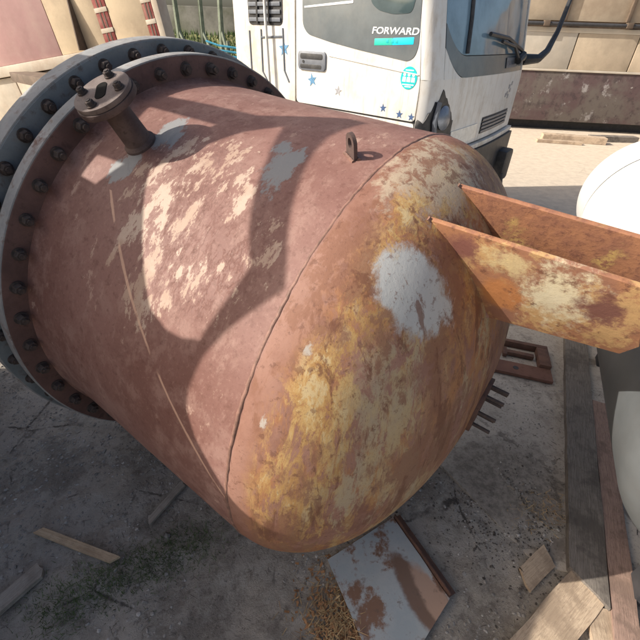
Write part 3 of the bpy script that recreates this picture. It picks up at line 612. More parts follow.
# door lettering and stickers
def text(body, size, name, mat, parent, o, ex, ey, ez, sx=1.0, shear=0.0, depth=0.0012):
    cu = bpy.data.curves.new(name, 'FONT'); cu.body = body; cu.size = size; cu.align_x = 'CENTER'; cu.align_y = 'CENTER'; cu.shear = shear; cu.extrude = depth; cu.offset = size * 0.018
    tmp = bpy.data.objects.new('t', cu); COL.objects.link(tmp); dg = bpy.context.evaluated_depsgraph_get()
    me = bpy.data.meshes.new_from_object(tmp.evaluated_get(dg)); bpy.data.objects.remove(tmp); bpy.data.curves.remove(cu)
    ex, ey, ez, o = map(Vector, (ex, ey, ez, o))
    for v in me.vertices: v.co = o + ex * v.co.x * sx + ey * v.co.y + ez * v.co.z
    me.materials.clear(); me.materials.append(M[mat]); me.name = name; return obj(name, me, parent)
text('FORWARD', 0.048, 'lettering', 'sticker_white', door, (-0.0045, 0.302, 1.722), (0, -1, 0), (0, 0, 1), (-1, 0, 0), 1.38, 0.12)
side_panel('sticker_strip', [(0.31, 1.652), (0.44, 1.646), (0.44, 1.682), (0.31, 1.688)], 'sticker_green', 0.0, 0.0048, 0.003, door, 0.0005)
side_panel('sticker_strip', [(0.165, 1.66), (0.309, 1.652), (0.309, 1.688), (0.165, 1.696)], 'sticker_cyan', 0.0, 0.0048, 0.003, door, 0.0005)
for y in (0.27, 0.30, 0.335):
    side_panel('sticker_mark', [(y, 1.662), (y + 0.02, 1.662), (y + 0.016, 1.68), (y + 0.004, 1.68)], 'sticker_teal', 0.003, 0.0055, 0.003, door, 0.0003)
b = MB(); b.prism([(0.166 + 0.057 * math.cos(q), 1.487 + 0.062 * math.sin(q)) for q in [2 * math.pi * i / 40 for i in range(40)]], O3, SX, SY, SZ, -0.002, 0.0025); rs = b.build('round_sticker', 'sticker_teal', door, smooth=0)
for dy in (-0.031, 0.0, 0.031):
    b = MB(); b.prism([(0.166 + dy + 0.0095 * math.cos(q), 1.505 + 0.0095 * math.sin(q)) for q in [2 * math.pi * i / 14 for i in range(14)]], O3, SX, SY, SZ, 0.0, 0.0033)
    b.prism([(0.166 + dy - 0.013, 1.466), (0.166 + dy + 0.013, 1.466), (0.166 + dy + 0.011, 1.492), (0.166 + dy - 0.011, 1.492)], O3, SX, SY, SZ, 0.0, 0.0033)
    b.build('sticker_figure', 'sticker_white', rs, smooth=0)
for z, w_ in ((1.529, 0.028), (1.451, 0.04), (1.44, 0.022)):
    b = MB(); b.prism([(0.166 - w_, z - 0.003), (0.166 + w_, z - 0.003), (0.166 + w_, z + 0.003), (0.166 - w_, z + 0.003)], O3, SX, SY, SZ, 0.0, 0.0033); b.build('sticker_line', 'sticker_white', rs, smooth=0)
# curved front: panels follow the plan outline; t is metres along it from the near door edge
def outline(z, off):
    p = plan(z, off, 14)[1:-1]; p = [(-off, RC - 0.002 + yf(z))] + p
    L = [0.0]
    for i in range(1, len(p)): L.append(L[-1] + math.dist(p[i - 1], p[i]))
    return p, L
def along(z, off, t):
    p, L = outline(z, off)
    for i in range(1, len(p)):
        if L[i] >= t or i == len(p) - 1:
            k = (t - L[i - 1]) / max(1e-6, L[i] - L[i - 1]); return Vector((p[i - 1][0] + (p[i][0] - p[i - 1][0]) * k, p[i - 1][1] + (p[i][1] - p[i - 1][1]) * k, z))
def front_panel(name, t0, t1, zlo, zhi, mat, o0=-0.017, o1=0.0, nt=28, nz=6, parent=truck, smooth=50):
    lo = zlo if callable(zlo) else (lambda t: zlo); hi = zhi if callable(zhi) else (lambda t: zhi); A = []; B = []
    for j in range(nz + 1):
        ra = []; rb = []
        for i in range(nt + 1):
            t = t0 + (t1 - t0) * i / nt; z = lo(t) + (hi(t) - lo(t)) * j / nz; ra.append(along(z, o1, t)); rb.append(along(z, o0, t))
        A.append(ra); B.append(rb)
    b = MB(); b.slab(A, B); return b.build(name, mat, parent, smooth=smooth)
TE = 2.03
fp = front_panel('front_panel', 0.0, TE, 1.03, 1.4835, 'white_paint', nt=40)
front_panel('corner_pillar', 0.0, 0.20, 1.4835, 2.43, 'white_paint')
front_panel('corner_pillar', TE - 0.14, TE, 1.484, 2.43, 'white_paint')
def wlo(t): 
    e = max(0.0, (0.50 - t) / 0.29); return 1.484 + 0.17 * min(1, e) ** 2
ws = front_panel('windscreen', 0.215, TE - 0.15, lambda t: wlo(t) + 0.125, 2.40, 'windscreen_glass', -0.03, -0.006, 40, 8)
front_panel('windscreen_apron', 0.215, TE - 0.15, wlo, lambda t: wlo(t) + 0.12, 'panel_black', -0.016, -0.002, 40, 4)
front_panel('corner_pillar', 0.205, 0.49, 1.4836, lambda t: max(1.485, wlo(t) - 0.006), 'white_paint', -0.016, 0.0, 14, 3)
# inner pillar edge, wiper, plate behind the glass
b = MB(); b.tube([along(1.62, 0.004, 0.50), along(1.8, 0.004, 0.53), along(2.3, 0.004, 0.56)], 0.013, 6); b.build('screen_trim', 'black_plastic', ws)
b = MB(); b.tube([along(1.57, 0.035, 1.62), along(1.66, 0.03, 1.45), along(1.69, 0.03, 1.1)], 0.012, 6); wp = b.build('wiper', 'black_plastic', truck)
b = MB(); b.tube([along(1.63, 0.02, 1.75), along(1.71, 0.025, 1.25), along(1.73, 0.02, 0.85)], 0.014, 6); b.build('wiper_blade', 'black_plastic', wp)
b = MB(); b.tube([along(1.58, 0.02, 1.82), along(1.60, 0.05, 1.72), along(1.56, 0.03, 1.6)], 0.03, 8); b.build('wiper_motor', 'black_plastic', wp)
front_panel('plate', 1.30, 1.62, 1.515, 1.585, 'grey_plastic', -0.002, 0.006, 6, 1)
for i, t in enumerate((1.34, 1.39, 1.44, 1.49, 1.54)):
    front_panel('plate_mark', t, t + 0.022, 1.535, 1.565, 'chrome_grey', 0.005, 0.008, 2, 1)
# headlamp hole with a broken housing, lens, grille, badge
def hz(f): return lambda t: f + 0.02 * noise.noise(Vector((t * 30, f * 7, 0)))
hole = front_panel('headlamp_recess', 0.005, 0.42, lambda t: 1.06 + 0.03 * noise.noise(Vector((t * 30, 2, 0))), lambda t: 1.235 + 0.19 * max(0, 1 - abs(t - 0.22) / 0.2) + 0.05 * noise.noise(Vector((t * 26, 0, 0))), 'black_plastic', -0.01, 0.004, 26, 6)
b = MB(); p = along(1.26, 0.01, 0.275); b.lathe([(-0.03, 0.07), (0.006, 0.075), (0.02, 0.05), (0.026, 0.0)], p, (-0.15, -1, 0.1), 20); b.build('lamp_reflector', 'chrome_grey', hole)
b = MB(); b.tube([along(1.36, 0.012, 0.18), along(1.25, 0.02, 0.16), along(1.12, 0.012, 0.19)], 0.018, 6); b.build('lamp_bracket', 'grey_plastic', hole)
lens = front_panel('headlight', 0.43, 0.88, lambda t: 1.05 + 0.02 * (t - 0.4), lambda t: 1.165 - 0.02 * (0.9 - t), 'lamp_clear', -0.01, 0.007, 10, 3)
gr = front_panel('grille', 0.97, 1.70, 1.075, 1.195, 'black_plastic', -0.01, 0.003, 12, 2)
for i in range(4):
    front_panel('slat', 0.985, 1.685, 1.085 + i * 0.028, 1.100 + i * 0.028, 'grey_plastic', 0.0, 0.012, 12, 1, gr)
for i, (t, z, w_) in enumerate(((1.52, 1.36, 0.05), (1.58, 1.33, 0.035), (1.50, 1.31, 0.03), (1.60, 1.38, 0.03), (1.46, 1.30, 0.03), (1.55, 1.285, 0.04))):
    front_panel('badge_mark', t, t + w_, z, z + 0.03, 'star_grey', -0.002, 0.003, 2, 1, fp)
# bumper and step hanging below
bp = front_panel('bumper', 0.30, TE, 0.72, 0.98, 'black_plastic', -0.02, 0.05, 30, 4)
front_panel('bumper_lip', 0.30, TE, 0.985, 1.018, 'white_paint_old', -0.02, 0.03, 30, 1, bp)
front_panel('fog_lamp', 0.75, 0.98, 0.72, 0.83, 'lamp_clear', 0.05, 0.078, 6, 2, bp)
b = MB(); c = along(0.75, 0.08, 1.84); b.box((c.x - 0.12, c.y - 0.06, 0.58), (c.x + 0.10, c.y + 0.1, 0.86)); b.build('bumper_bracket', 'black_plastic', bp, bevel=0.03)
b = MB(); b.tube([(c.x - 0.1, c.y - 0.05, 0.66), (c.x - 0.12, c.y - 0.09, 0.5), (c.x - 0.05, c.y - 0.07, 0.42), (c.x + 0.02, c.y - 0.04, 0.5)], 0.018, 6); b.build('tow_hook', 'black_plastic', bp)
# far-side mirror arm
c = along(1.56, 0.0, TE - 0.1)
b = MB(); b.tube([c, c + Vector((0.10, -0.10, 0.01)), c + Vector((0.30, -0.11, 0.07)), c + Vector((0.52, -0.10, 0.22)), c + Vector((0.72, -0.08, 0.46)), c + Vector((0.86, -0.06, 0.8))], [0.045, 0.035, 0.028, 0.022, 0.02, 0.02], 8); ma = b.build('mirror_arm', 'black_plastic', truck)
b = MB(); mc = c + Vector((0.9, -0.06, 0.95)); b.box((mc.x - 0.11, mc.y - 0.05, mc.z - 0.2), (mc.x + 0.11, mc.y + 0.05, mc.z + 0.2)); b.build('mirror_head', 'black_plastic', ma, bevel=0.03)
# chassis, wheels, low flat bed behind the cab
b = MB()
for x in (0.54, 1.40): b.box((x - 0.05, 0.2, 0.62), (x + 0.05, 6.4, 0.86))
b.build('chassis', 'cab_dark', truck, bevel=0.01)
b = MB(); b.box((-0.06, 2.15, 0.98), (2.0, 6.6, 1.1)); b.build('flat_bed', 'brown_dark', truck, bevel=0.01)
tym = MB(); tym.lathe([(-0.12, 0.24), (-0.13, 0.40), (-0.10, 0.45), (0.10, 0.45), (0.13, 0.40), (0.12, 0.24)], O3, AX, 40, None, True); tym = tym.mesh('tyre', 'tyre_rubber')
rim = MB(); rim.lathe([(-0.125, 0.24), (-0.10, 0.235), (-0.03, 0.12), (-0.09, 0.10), (-0.10, 0.0)], O3, AX, 32); rim = rim.mesh('rim', 'white_paint_old')
for x, y in ((0.2, 0.95), (1.74, 0.95), (0.25, 4.9), (1.7, 4.9)):
    wh = obj('wheel', tym, truck); wh.location = (x, y, 0.45); rm = obj('rim', rim, wh)
    if x > 1: wh.rotation_euler = (0, 0, math.pi)

# ------------------------------------------------------------------ white vessel at the right
wd = Vector((math.sin(.418), math.cos(.418), 0)); ws_ = Vector((math.cos(.418), -math.sin(.418), 0))
WM = Matrix(((wd.x, ws_.x * -1, 0, 1.727), (wd.y, ws_.y * -1, 0, 1.760), (0, 0, 1, 0.865), (0, 0, 0, 1)))
wt = empty('white_tank', WM, 'white painted tank with rounded end and near section toned as shade at the right edge', 'tank')
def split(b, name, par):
    # near barrel section has shade painted in, the far one is white
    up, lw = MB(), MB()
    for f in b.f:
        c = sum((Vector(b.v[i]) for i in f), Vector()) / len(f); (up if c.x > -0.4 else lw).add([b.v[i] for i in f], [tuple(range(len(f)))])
    up.build(name, 'white_vessel', par, smooth=60); lw.build('shaded_section', 'shaded_vessel', par, smooth=60)
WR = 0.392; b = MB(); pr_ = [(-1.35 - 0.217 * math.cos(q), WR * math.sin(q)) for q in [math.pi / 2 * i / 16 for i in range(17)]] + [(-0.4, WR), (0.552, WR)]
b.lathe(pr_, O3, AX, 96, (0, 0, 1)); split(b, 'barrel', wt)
b = MB(); b.lathe([(0.576, WR - 0.003), (0.972, WR - 0.003)] + [(0.972 + 0.218 * math.sin(q), (WR - 0.003) * math.cos(q)) for q in [math.pi / 2 * i / 16 for i in range(1, 17)]], O3, AX, 96, (0, 0, 1)); b.build('end_cap', 'white_vessel', wt, smooth=60)
b = MB(); ring(b, 0.54, 0.59, WR - 0.08, WR - 0.018, 96); b.build('joint_band', 'cab_dark', wt)
for s in (-1.2, 0.27):
    b = MB(); b.box((s - 0.05, -0.27, -0.865), (s + 0.05, 0.02, -0.29)); b.build('cradle', 'cab_dark', wt, bevel=0.006)

# ------------------------------------------------------------------ barrier and panelled wall beyond the yard (right)
TRD = Vector((0.994, -0.09, 0)).normalized(); TRM = place(4.375, 10.45, 0, math.atan2(TRD.y, TRD.x))
tr = empty('trailer', TRM, 'long beige panelled trailer with a dark scraped skirt across the yard', 'trailer')
b = MB(); b.box((-3.2, 0.0, 0.2), (8, 0.12, 1.17)); b.build('skirt', 'scraped_panel', tr, bevel=0.01)
b = MB(); b.box((-3.2, 0.3, 0.0), (8, 2.2, 0.198)); b.build('underframe', 'cab_dark', tr)
b = MB(); b.box((-3.2, -0.02, 1.172), (8, 0.14, 1.21)); b.build('skirt_rail', 'ply_white', tr, bevel=0.008)
xs_ = [-3.2, -1.65, -0.42, 0.83, 2.07, 3.3, 4.55, 5.8, 7.0, 8.0]
for i in range(len(xs_) - 1):
    b = MB(); b.box((xs_[i] + 0.012, 0.05 + random.uniform(0, .02), 1.212), (xs_[i + 1] - 0.012, 0.14, 1.86)); b.build('panel', random.choice(['ply_white', 'ply_beige']), tr, bevel=0.006)
    b = MB(); b.box((xs_[i] - 0.35, 0.08 + random.uniform(0, .02), 2.06), (xs_[i + 1] - 0.375, 0.17, 3.3)); b.build('panel', 'ply_beige', tr, bevel=0.006)
    b = MB(); b.box((xs_[i] - 0.40, 0.03, 2.062), (xs_[i] - 0.33, 0.10, 3.3)); b.build('post', 'brown_dark', tr, bevel=0.006)
b = MB(); b.box((-3.2, 0.142, 1.1), (8, 2.2, 3.28)); b.build('body', 'brown_dark', tr)
b = MB(); b.box((-3.2, 0.05, 1.862), (8, 0.16, 1.945)); b.build('ledge', 'ply_white', tr, bevel=0.01)
b = MB(); b.tube([(-3.2, 0.0, 2.005), (8, 0.0, 2.005)], 0.032, 8); rl = b.build('rail_bar', 'cab_dark', tr)
for x in (-1.6, 0.1, 1.74, 3.4):
    b = MB(); b.box((x - 0.06, -0.05, 1.96), (x + 0.06, 0.06, 2.055)); b.build('rail_clamp', 'brown_dark', rl, bevel=0.01)
# timbers on the ground before it
def plank(name, p0, p1, w_, h_, z, mat, label, cat='plank', group=None, skew=0.0, jag=0.0):
    p0, p1 = Vector((*p0, 0)), Vector((*p1, 0)); d = p1 - p0; L = d.length; N = 14
    b = MB(); A = []; B = []
    for j in range(4):
        ra = []; rb = []
        for i in range(N + 1):
            x = L * i / N + (skew * (j / 3 - 0.5) * w_ * 2 if i in (0, N) else 0) + (random.uniform(-jag, jag) if i in (0, N) else 0); y = w_ * (j / 3 - 0.5) + 0.004 * noise.noise(Vector((x * 6, j, L))) * (w_ / 0.1)
            zz = 0.003 * noise.noise(Vector((x * 5, j * 2, 4)))
            ra.append((x, y, h_ + zz)); rb.append((x, y, 0))
        A.append(ra); B.append(rb)
    b.slab(A, B); o = b.build(name, mat, None, bevel=0.0, smooth=30); o.matrix_world = place(p0.x, p0.y, z, math.atan2(d.y, d.x)); return tag(o, label, cat, group)
plank('timber', (4.55, 9.25), (5.75, 9.0), 0.22, 0.12, 0.005, 'wood_tan', 'thick tan timber baulk lying before the dark trailer skirt', 'timber')
plank('timber', (5.6, 9.3), (6.6, 9.35), 0.2, 0.1, 0.005, 'wood_grey', 'grey weathered timber lying right of the tan baulk', 'timber')
plank('timber', (4.35, 9.0), (5.2, 8.85), 0.12, 0.05, 0.005, 'wood_tan', 'thin tan board in front of the tan baulk', 'timber')

# ------------------------------------------------------------------ cream lorry body at upper left
LBD = Vector((math.sin(R_(105)), math.cos(R_(105)), 0)); LBM = place(-4.55, 7.0, 1.2, math.atan2(LBD.y, LBD.x)) @ Matrix.Rotation(R_(-9), 4, 'Y') @ Matrix.Translation((0, 0, -1.2))
lb = empty('box_body', LBM, 'tilted cream and pink box body with red posts at the upper left', 'container')
b = MB(); b.box((-2.6, 0.06, 0.55), (2.40, 0.3, 3.0)); b.build('core', 'brown_dark', lb)
for x0, x1, mt in ((-2.6, -1.0, 'pink_paint'), (-0.99, 0.74, 'pink_paint'), (0.75, 1.21, 'cream_paint'), (1.22, 1.555, 'cream_paint'), (1.755, 2.29, 'cream_paint')):
    b = MB(); b.box((x0, 0.0, 1.21), (x1, 0.058, 3.0)); b.build('panel', mt, lb, bevel=0.008)
b = MB(); b.prism([(0.0, 1.215), (-0.16, 1.215), (0.0, 2.0)], O3, (0, 1, 0), (0, 0, 1), (1, 0, 0), 1.205, 1.225); b.build('shadow_fin', 'brown_dark', lb, bevel=0.003)  # fin added to throw the diagonal shadow across the cream panel
for x, w_ in ((1.56, 0.19), (2.295, 0.14)):
    b = MB(); b.box((x, -0.006, 1.21), (x + w_, 0.057, 3.0)); p = b.build('post', 'red_post', lb, bevel=0.004)
    for z in (1.36, 1.58, 1.80, 2.02, 2.25):
        q = MB(); q.box((x - 0.004, -0.012, z), (x + w_ + 0.004, -0.004, z + 0.05)); q.build('reflective_band', 'cream_pale', p, bevel=0.002)
    for u in (0.3, 0.62):
        q = MB(); q.box((x + w_ * u, -0.010, 1.22), (x + w_ * u + 0.018, -0.005, 2.98)); q.build('groove', 'brown_dark', p)
b = MB(); b.box((2.44, -0.01, 0.75), (2.53, 0.2, 3.0)); b.build('corner_post', 'cream_pale', lb, bevel=0.012)
b = MB(); b.box((-2.6, -0.05, 1.07), (2.435, 0.06, 1.205)); b.build('side_rail', 'cream_pale', lb, bevel=0.012)
for x0, x1 in ((-2.6, -1.3), (-1.28, -0.35), (-0.33, 0.55), (0.57, 1.5), (1.52, 2.43)):
    b = MB(); b.box((x0, 0.0, 0.5), (x1, 0.05, 1.06)); b.build('lower_panel', 'cream_pale', lb, bevel=0.01)
whm = MB(); whm.lathe([(-0.12, 0.2), (-0.13, 0.36), (-0.10, 0.42), (0.10, 0.42), (0.13, 0.36), (0.12, 0.2)], O3, (0, 1, 0), 32, None, True); whm = whm.mesh('wheel', 'tyre_rubber')
for x in (-1.9, 0.9):
    for y in (0.35,): obj('wheel', whm, lb).location = (x, y, 0.42)

# ------------------------------------------------------------------ far gap between lorry body and cab
b = MB(); rows = []
for i in range(25):
    row = []
    for j in range(40):
        x = -9 + 10 * j / 39; y = 10.5 + 6 * i / 24; t = min(1, max(0, (y - 10.8) / 4.5)); row.append((x, y, 1.55 * t * t * (3 - 2 * t) + 0.12 * fbm(x, y, 1.2) - 0.03))
    rows.append(row)
b.grid(rows); tag(b.build('earth_bank', 'bank_earth', smooth=180), kind='structure')
bw = MB(); bw.box((-9, 15.4, 0.0), (2.5, 15.7, 2.25)); tag(bw.build('boundary_wall', 'concrete_wall', None, bevel=0.02), 'low dark weathered wall behind the green bank', 'wall')
def post(x, y, h, lean, z0, label, foot):
    b = MB(); b.tube([(x, y, z0), (x + lean, y, h)], [0.075, 0.06], 8); b.tube([(x + foot, y - 0.3, z0 + 0.1), (x + lean * 0.4, y, z0 + (h - z0) * 0.42)], 0.05, 6)
    o = b.build('fence_post', 'green_post'); tag(o, label, 'post', 'posts on the bank')
post(-4.15, 13.4, 2.9, 0.0, 0.75, 'leftmost leaning post on the green bank', 0.45); post(-3.55, 13.5, 2.9, 0.06, 0.75, 'middle leaning post on the green bank', 0.45); post(-3.0, 13.3, 3.0, 0.1, 0.75, 'thick post on the green bank nearest the lorry cab', 0.3)
for i, w_ in enumerate(('lowest', 'second lowest', 'second highest', 'highest')):
    b = MB(); z = 1.16 + i * 0.085; b.tube([(-2.75 + 0.06 * (i % 2), 10.5, z + 0.10 - i * 0.01), (-2.4, 10.4, z), (-1.7, 10.3, z - 0.06)], 0.02, 6)
    tag(b.build('blue_pipe', 'blue_pipe'), w_ + ' thin blue pipe in the bundle left of the lorry cab', 'pipe', 'blue pipes behind the cab')
b = MB(); b.tube([(-2.2, 10.42, -0.02), (-2.2, 10.42, 1.5)], 0.04, 8); b.box((-2.26, 10.2, 1.0), (-2.14, 10.5, 1.06)); tag(b.build('pipe_stand', 'green_post'), 'short post carrying the blue pipes left of the cab', 'post')
b = MB(); rg = random.Random(3)
for i in range(5000):
    x, y = rg.uniform(-6, -1), rg.uniform(10.9, 15.2); t = min(1, max(0, (y - 10.8) / 4.5)); z = 1.55 * t * t * (3 - 2 * t) + 0.12 * fbm(x, y, 1.2) - 0.03
    a = rg.uniform(0, 6.28); h = rg.uniform(0.06, 0.2); dx, dy = math.cos(a) * 0.02, math.sin(a) * 0.02
    b.add([(x - dx, y - dy, z), (x + dx, y + dy, z), (x + rg.uniform(-.06, .06), y + rg.uniform(-.06, .06), z + h)], [(0, 1, 2)])
me = bpy.data.meshes.new('bank_grass'); me.from_pydata(b.v, [], b.f); me.materials.append(M['grass_green']); tag(obj('bank_grass', me), 'short green grass growing on the bank', 'grass', kind='stuff')

# ------------------------------------------------------------------ small things on the ground
plank('plank', (1.05, 0.66), (1.80, 2.27), 0.135, 0.035, 0.004, 'wood_grey', 'long dark grey plank on the concrete beside the white tank', skew=0.35)
plank('plank', (1.065, 0.42), (1.62, 1.62), 0.085, 0.03, 0.003, 'wood_pink', 'long pinkish brown plank right of the dark grey plank')
plank('plank', (1.10, 0.70), (0.62, 0.36), 0.13, 0.026, 0.0, 'wood_tan', 'pale tan plank lying askew, sunlit at the lower right corner', skew=0.3)
plank('board_piece', (0.83, 0.69), (0.955, 0.775), 0.075, 0.016, 0.002, 'wood_tan', 'short broken pale board lying at the end of the grey plank', 'board', jag=0.012, skew=0.3)
plank('plank', (1.00, 0.30), (1.075, 0.60), 0.12, 0.02, 0.0, 'wood_tan', 'pale board between the tan plank and the pinkish plank at the bottom edge', jag=0.006)
plank('plank', (-1.122, 0.806), (-0.765, 0.705), 0.03, 0.012, 0.0, 'wood_pale', 'thin pale splinter of wood on the dark dirt at lower left', skew=0.4)
plank('plank', (-1.12, 0.52), (-1.03, 0.66), 0.06, 0.02, -0.005, 'wood_light', 'pale board end at the far lower left', jag=0.01)
plank('board_piece', (-0.69, 0.86), (-0.60, 1.04), 0.03, 0.012, -0.004, 'wood_light', 'pale splintered board piece lying in the tank shadow', 'board', jag=0.01, skew=0.4)
# steel sheet under the end of the tank, with an angle bar along its edge
SA, SB, SC, SD_ = Vector((0.065, 0.735, 0.004)), Vector((0.345, 0.91, 0.016)), Vector((0.512, 0.605, 0.03)), Vector((0.255, 0.33, 0.008))
sh = empty('steel_sheet', Matrix.Identity(4), 'pale blue steel sheet with rust patches under the dished end', 'sheet')
b = MB(); A = []; B = []
for i in range(9):
    ra = []; rb = []
    for j in range(9):
        u, v = i / 8, j / 8; p = SA * (1 - u) * (1 - v) + SB * u * (1 - v) + SC * u * v + SD_ * (1 - u) * v; p.z += 0.006 * noise.noise(Vector((u * 3, v * 3, 1)))
        ra.append(p + Vector((0, 0, 0.004))); rb.append(p)
    A.append(ra); B.append(rb)
b.slab(A, B); b.build('plate', 'sheet_blue', sh, smooth=40)
e = (SC - SB).normalized(); nx = Vector((e.y, -e.x, 0)) * -1; b = MB()
b.prism([(0, 0), (0.035, 0), (0.035, 0.006), (0.006, 0.006), (0.006, 0.035), (0, 0.035)], SB + nx * 0.004 + Vector((0, 0, -0.014)), nx, (0, 0, 1), e, 0.0, (SC - SB).length * 0.98); b.build('angle_bar', 'dark_rust', sh, bevel=0.001)
# steel bracket lying on the concrete
BM = place(1.29, 1.99, 0.006, math.atan2(-0.10, 0.34))
bk = empty('steel_bracket', BM, 'dark rusty steel bracket frame lying on the concrete behind the tank', 'bracket')
b = MB()
b.box((-0.19, -0.165, 0), (0.19, -0.05, 0.022)); b.build('wide_bar', 'yard_steel', bk, bevel=0.003)
b = MB(); b.box((-0.19, 0.135, 0), (0.19, 0.165, 0.045)); b.build('rail', 'dark_rust', bk, bevel=0.003)
b = MB(); b.box((0.12, -0.0485, 0), (0.19, 0.1335, 0.045)); b.build('rail', 'dark_rust', bk, bevel=0.003)
b = MB(); b.prism([(-0.09, 0.01), (-0.065, 0.01), (-0.065, 0.034), (0.10, 0.034), (0.10, 0.066), (-0.065, 0.066), (-0.065, 0.09), (-0.09, 0.09)], O3, (1, 0, 0), (0, 1, 0), (0, 0, 1), 0.004, 0.03); b.build('bolt_bar', 'dark_rust', bk, bevel=0.002)
b = MB(); b.cyl((-0.02, -0.105, 0.02), (-0.02, -0.105, 0.0235), 0.017, 14); b.build('hole', 'cab_dark', bk)

# gravel, chips, straw, grass: uncountable
def on_paving(x, y):
    return pav(x, y) < -0.03
def scatter(name, n, fn, mat, label, cat, seed):
    rg = random.Random(seed); b = MB()
    for i in range(n): fn(rg, b)
    me = bpy.data.meshes.new(name); me.from_pydata(b.v, [], b.f); me.update(); me.materials.append(M[mat]); tag(obj(name, me), label, cat, kind='stuff')
_g = (1 + 5 ** 0.5) / 2
OCT = [Vector(p).normalized() for p in ((-1, _g, 0), (1, _g, 0), (-1, -_g, 0), (1, -_g, 0), (0, -1, _g), (0, 1, _g), (0, -1, -_g), (0, 1, -_g), (_g, 0, -1), (_g, 0, 1), (-_g, 0, -1), (-_g, 0, 1))]
OF = [(0, 11, 5), (0, 5, 1), (0, 1, 7), (0, 7, 10), (0, 10, 11), (1, 5, 9), (5, 11, 4), (11, 10, 2), (10, 7, 6), (7, 1, 8), (3, 9, 4), (3, 4, 2), (3, 2, 6), (3, 6, 8), (3, 8, 9), (4, 9, 5), (2, 4, 11), (6, 2, 10), (8, 6, 7), (9, 8, 1)]
def stone(rlo, rhi, xr, yr, pw=3):
    def f(rg, b):
        for _ in range(20):
            x, y = rg.uniform(*xr), rg.uniform(*yr)
            d = fbm(x, y, 2.2) 
            if rg.random() < 0.55 + d: break
        r = rlo + (rhi - rlo) * rg.random() ** pw; a = rg.uniform(0, 6.28); ca, sa = math.cos(a), math.sin(a)
        z = 0.0 if on_paving(x, y) else gz(x, y); sx, sy, szz = (rg.uniform(0.6, 1.4) for _ in range(3))
        vs_ = []
        for px_, py_, pz_ in OCT:
            px_, py_, pz_ = (px_ * sx + rg.uniform(-.22, .22)) * r, (py_ * sy + rg.uniform(-.22, .22)) * r, (pz_ * szz * 0.55 + rg.uniform(-.14, .14)) * r
            vs_.append((x + px_ * ca - py_ * sa, y + px_ * sa + py_ * ca, z + pz_ + r * 0.15))
        b.add(vs_, OF)
    return f
scatter('gravel', 12000, stone(0.0015, 0.008, (-2.3, 1.0), (0.3, 2.9)), 'stone_grey', 'dark grey gravel strewn over the dirt', 'gravel', 11)
scatter('brown_gravel', 7000, stone(0.0015, 0.007, (-2.3, 1.0), (0.3, 2.6)), 'stone_mid', 'light brown gravel strewn over the dirt', 'gravel', 17)
scatter('pale_gravel', 900, stone(0.0015, 0.0075, (-2.3, 1.0), (0.3, 2.6)), 'stone_pale', 'pale stone chips strewn over the dirt', 'gravel', 12)
scatter('rubble', 110, stone(0.007, 0.02, (-2.2, 0.9), (0.35, 2.6), 2), 'stone_grey', 'larger broken stones on the dirt', 'rubble', 13)
scatter('paving_grit', 1500, stone(0.0015, 0.007, (0.9, 3.0), (0.9, 3.2)), 'stone_grey', 'fine grit lying on the concrete paving', 'grit', 14)
def straw(cx, cy, sx, sy, L, hz_, wf=1.0, flat=False):
    def f(rg, b):
        x, y = rg.gauss(cx, sx), rg.gauss(cy, sy); a = rg.uniform(0, 6.28); l = rg.uniform(0.3, 1) * L; w_ = rg.uniform(0.0008, 0.003) * wf
        z = max(gz(x, y), 0.0 if on_paving(x, y) else -1) + rg.random() * hz_ * math.exp(-((x - cx) / sx) ** 2 * 0.5 - ((y - cy) / sy) ** 2 * 0.5) + 0.003; dz = 0.001 if flat else rg.uniform(-0.3, 0.5) * l * 0.4
        c, s = math.cos(a), math.sin(a); b.add([(x - s * w_, y + c * w_, z), (x + s * w_, y - c * w_, z), (x + c * l + s * w_, y + s * l - c * w_, z + dz), (x + c * l - s * w_, y + s * l + c * w_, z + dz + 0.001)], [(0, 1, 2, 3)])
    return f
scatter('straw_litter', 800, straw(0.12, 0.53, 0.075, 0.08, 0.045, 0.03, 0.45), 'straw', 'pile of dry straw beside the steel sheet', 'straw', 21)
scatter('rust_flakes', 700, straw(0.13, 0.54, 0.08, 0.09, 0.02, 0.02, 1.6), 'rust_flake', 'reddish rust flakes in the straw beside the steel sheet', 'flakes', 24)
scatter('straw_litter', 260, straw(1.02, 0.98, 0.10, 0.05, 0.03, 0.012, 0.4), 'straw', 'thin dry litter along the broken edge of the concrete', 'straw', 22)
scatter('twig_litter', 600, straw(-0.6, 0.9, 0.6, 0.35, 0.035, 0.004, 0.4), 'wood_grey', 'scattered thin twigs on the dirt', 'twigs', 23)
scatter('paving_litter', 200, straw(1.25, 1.45, 0.3, 0.35, 0.03, 0.002, 0.5, True), 'debris_dark', 'dark scraps and twigs on the concrete', 'litter', 25)
def crumb(rg, b):
    x, y = rg.gauss(0.88, 0.17), rg.gauss(0.98, 0.19)
    if x > 1.12 or y > 1.6: return
    if on_paving(x, y) and rg.random() < 0.6: return
    stone(0.001, 0.006, (x, x + 1e-4), (y, y + 1e-4), 2.5)(rg, b)
scatter('dark_debris', 2600, crumb, 'debris_dark', 'dark crumbled soil beside the dished end', 'soil', 26)
scatter('debris_chips', 420, crumb, 'stone_pale', 'pale chips in the dark crumbled soil', 'chips', 27)
def blade(rg, b):
    t = rg.random(); x = -0.95 + 0.5 * t + rg.gauss(0, 0.07); y = 0.52 + 0.30 * t + rg.gauss(0, 0.05); z = gz(x, y) - 0.003; a = rg.uniform(0, 6.28); h = rg.uniform(0.008, 0.03)
    dx, dy = math.cos(a) * 0.0014, math.sin(a) * 0.0014; lx, ly = rg.gauss(0, 0.014), rg.gauss(0, 0.014)
    b.add([(x - dx, y - dy, z), (x + dx, y + dy, z), (x + lx, y + ly, z + h)], [(0, 1, 2)])
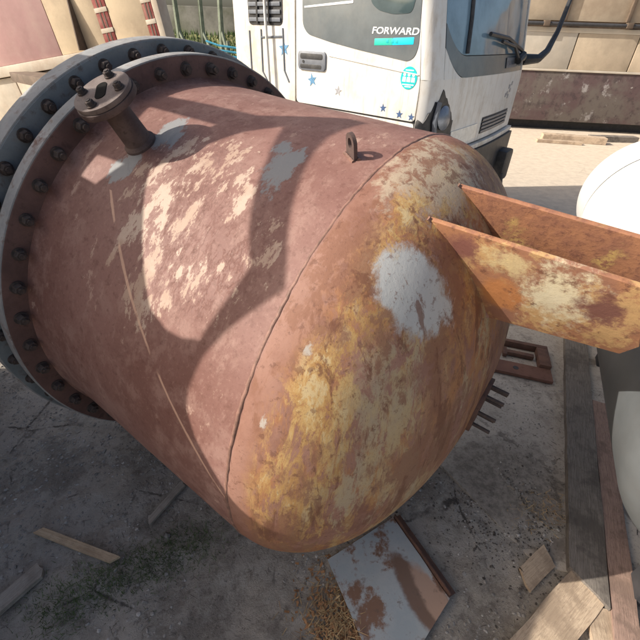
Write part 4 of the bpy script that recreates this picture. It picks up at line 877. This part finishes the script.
scatter('grass', 3200, blade, 'grass_green', 'sparse low green grass at the lower left', 'grass', 31)

# ------------------------------------------------------------------ what throws the shade: an added, unseen plate cut to shape the shadows
FX = -2.0
mass = [(-0.6, -0.02), (-0.4, 1.55), (-0.158, 1.715), (-0.08, 1.794), (0.049, 1.873), (0.12, 1.93), (0.189, 1.966), (0.243, 2.001), (0.298, 2.035), (0.335, 2.088), (0.348, 2.146), (0.36, 2.246), (0.36, 2.359), (0.357, 2.445), (0.354, 2.543), (0.401, 2.583), (0.5, 2.649), (0.583, 2.707), (0.671, 2.763), (0.735, 2.807), (0.792, 2.861), (0.829, 2.892), (0.874, 2.864), (0.901, 2.77), (0.931, 2.691), (1.022, 2.623), (1.17, 2.501),
        (1.53, 2.2), (1.48, 2.12), (1.2, 2.34), (1.12, 2.26), (1.15, 2.18), (1.45, 2.0), (1.66, 1.78), (1.74, 1.2), (1.74, -0.02)]
holes = [[(0.818, 2.397), (0.818, 2.427), (0.814, 2.517), (0.822, 2.546), (0.84, 2.648), (0.831, 2.742), (0.689, 2.675), (0.6, 2.615), (0.518, 2.561), (0.433, 2.51), (0.412, 2.441), (0.403, 2.403), (0.385, 2.282), (0.419, 2.23), (0.455, 2.2), (0.51, 2.192), (0.586, 2.243), (0.701, 2.325)],
         [(0.971, 2.279), (0.885, 2.343), (0.874, 2.233), (0.933, 2.199)], [(1.114, 2.459), (0.911, 2.604), (0.875, 2.532), (0.928, 2.435), (1.051, 2.414)]]
gf = empty('shade_plate', Matrix.Translation((FX, 0, 0)), 'unseen plate added to throw the shadow bands, left of the tank', 'frame')
bmx = bmesh.new(); es = []
for lp in [mass] + holes:
    vv = [bmx.verts.new((-0.006, y, z)) for y, z in lp]; es += [bmx.edges.new((vv[k], vv[(k + 1) % len(vv)])) for k in range(len(vv))]
bmesh.ops.triangle_fill(bmx, edges=es, use_beauty=True)
r = bmesh.ops.extrude_face_region(bmx, geom=list(bmx.faces))
bmesh.ops.translate(bmx, vec=(0.012, 0, 0), verts=[v for v in r['geom'] if isinstance(v, bmesh.types.BMVert)])
bmesh.ops.recalc_face_normals(bmx, faces=bmx.faces)
me = bpy.data.meshes.new('plate'); bmx.to_mesh(me); bmx.free(); me.materials.append(M['yard_steel']); obj('plate', me, gf)
for y in (-0.4, 1.4):
    b = MB(); b.tube([(-0.01, y, 1.3), (-0.8, y, 0.0)], 0.05, 8); b.build('prop', 'yard_steel', gf)
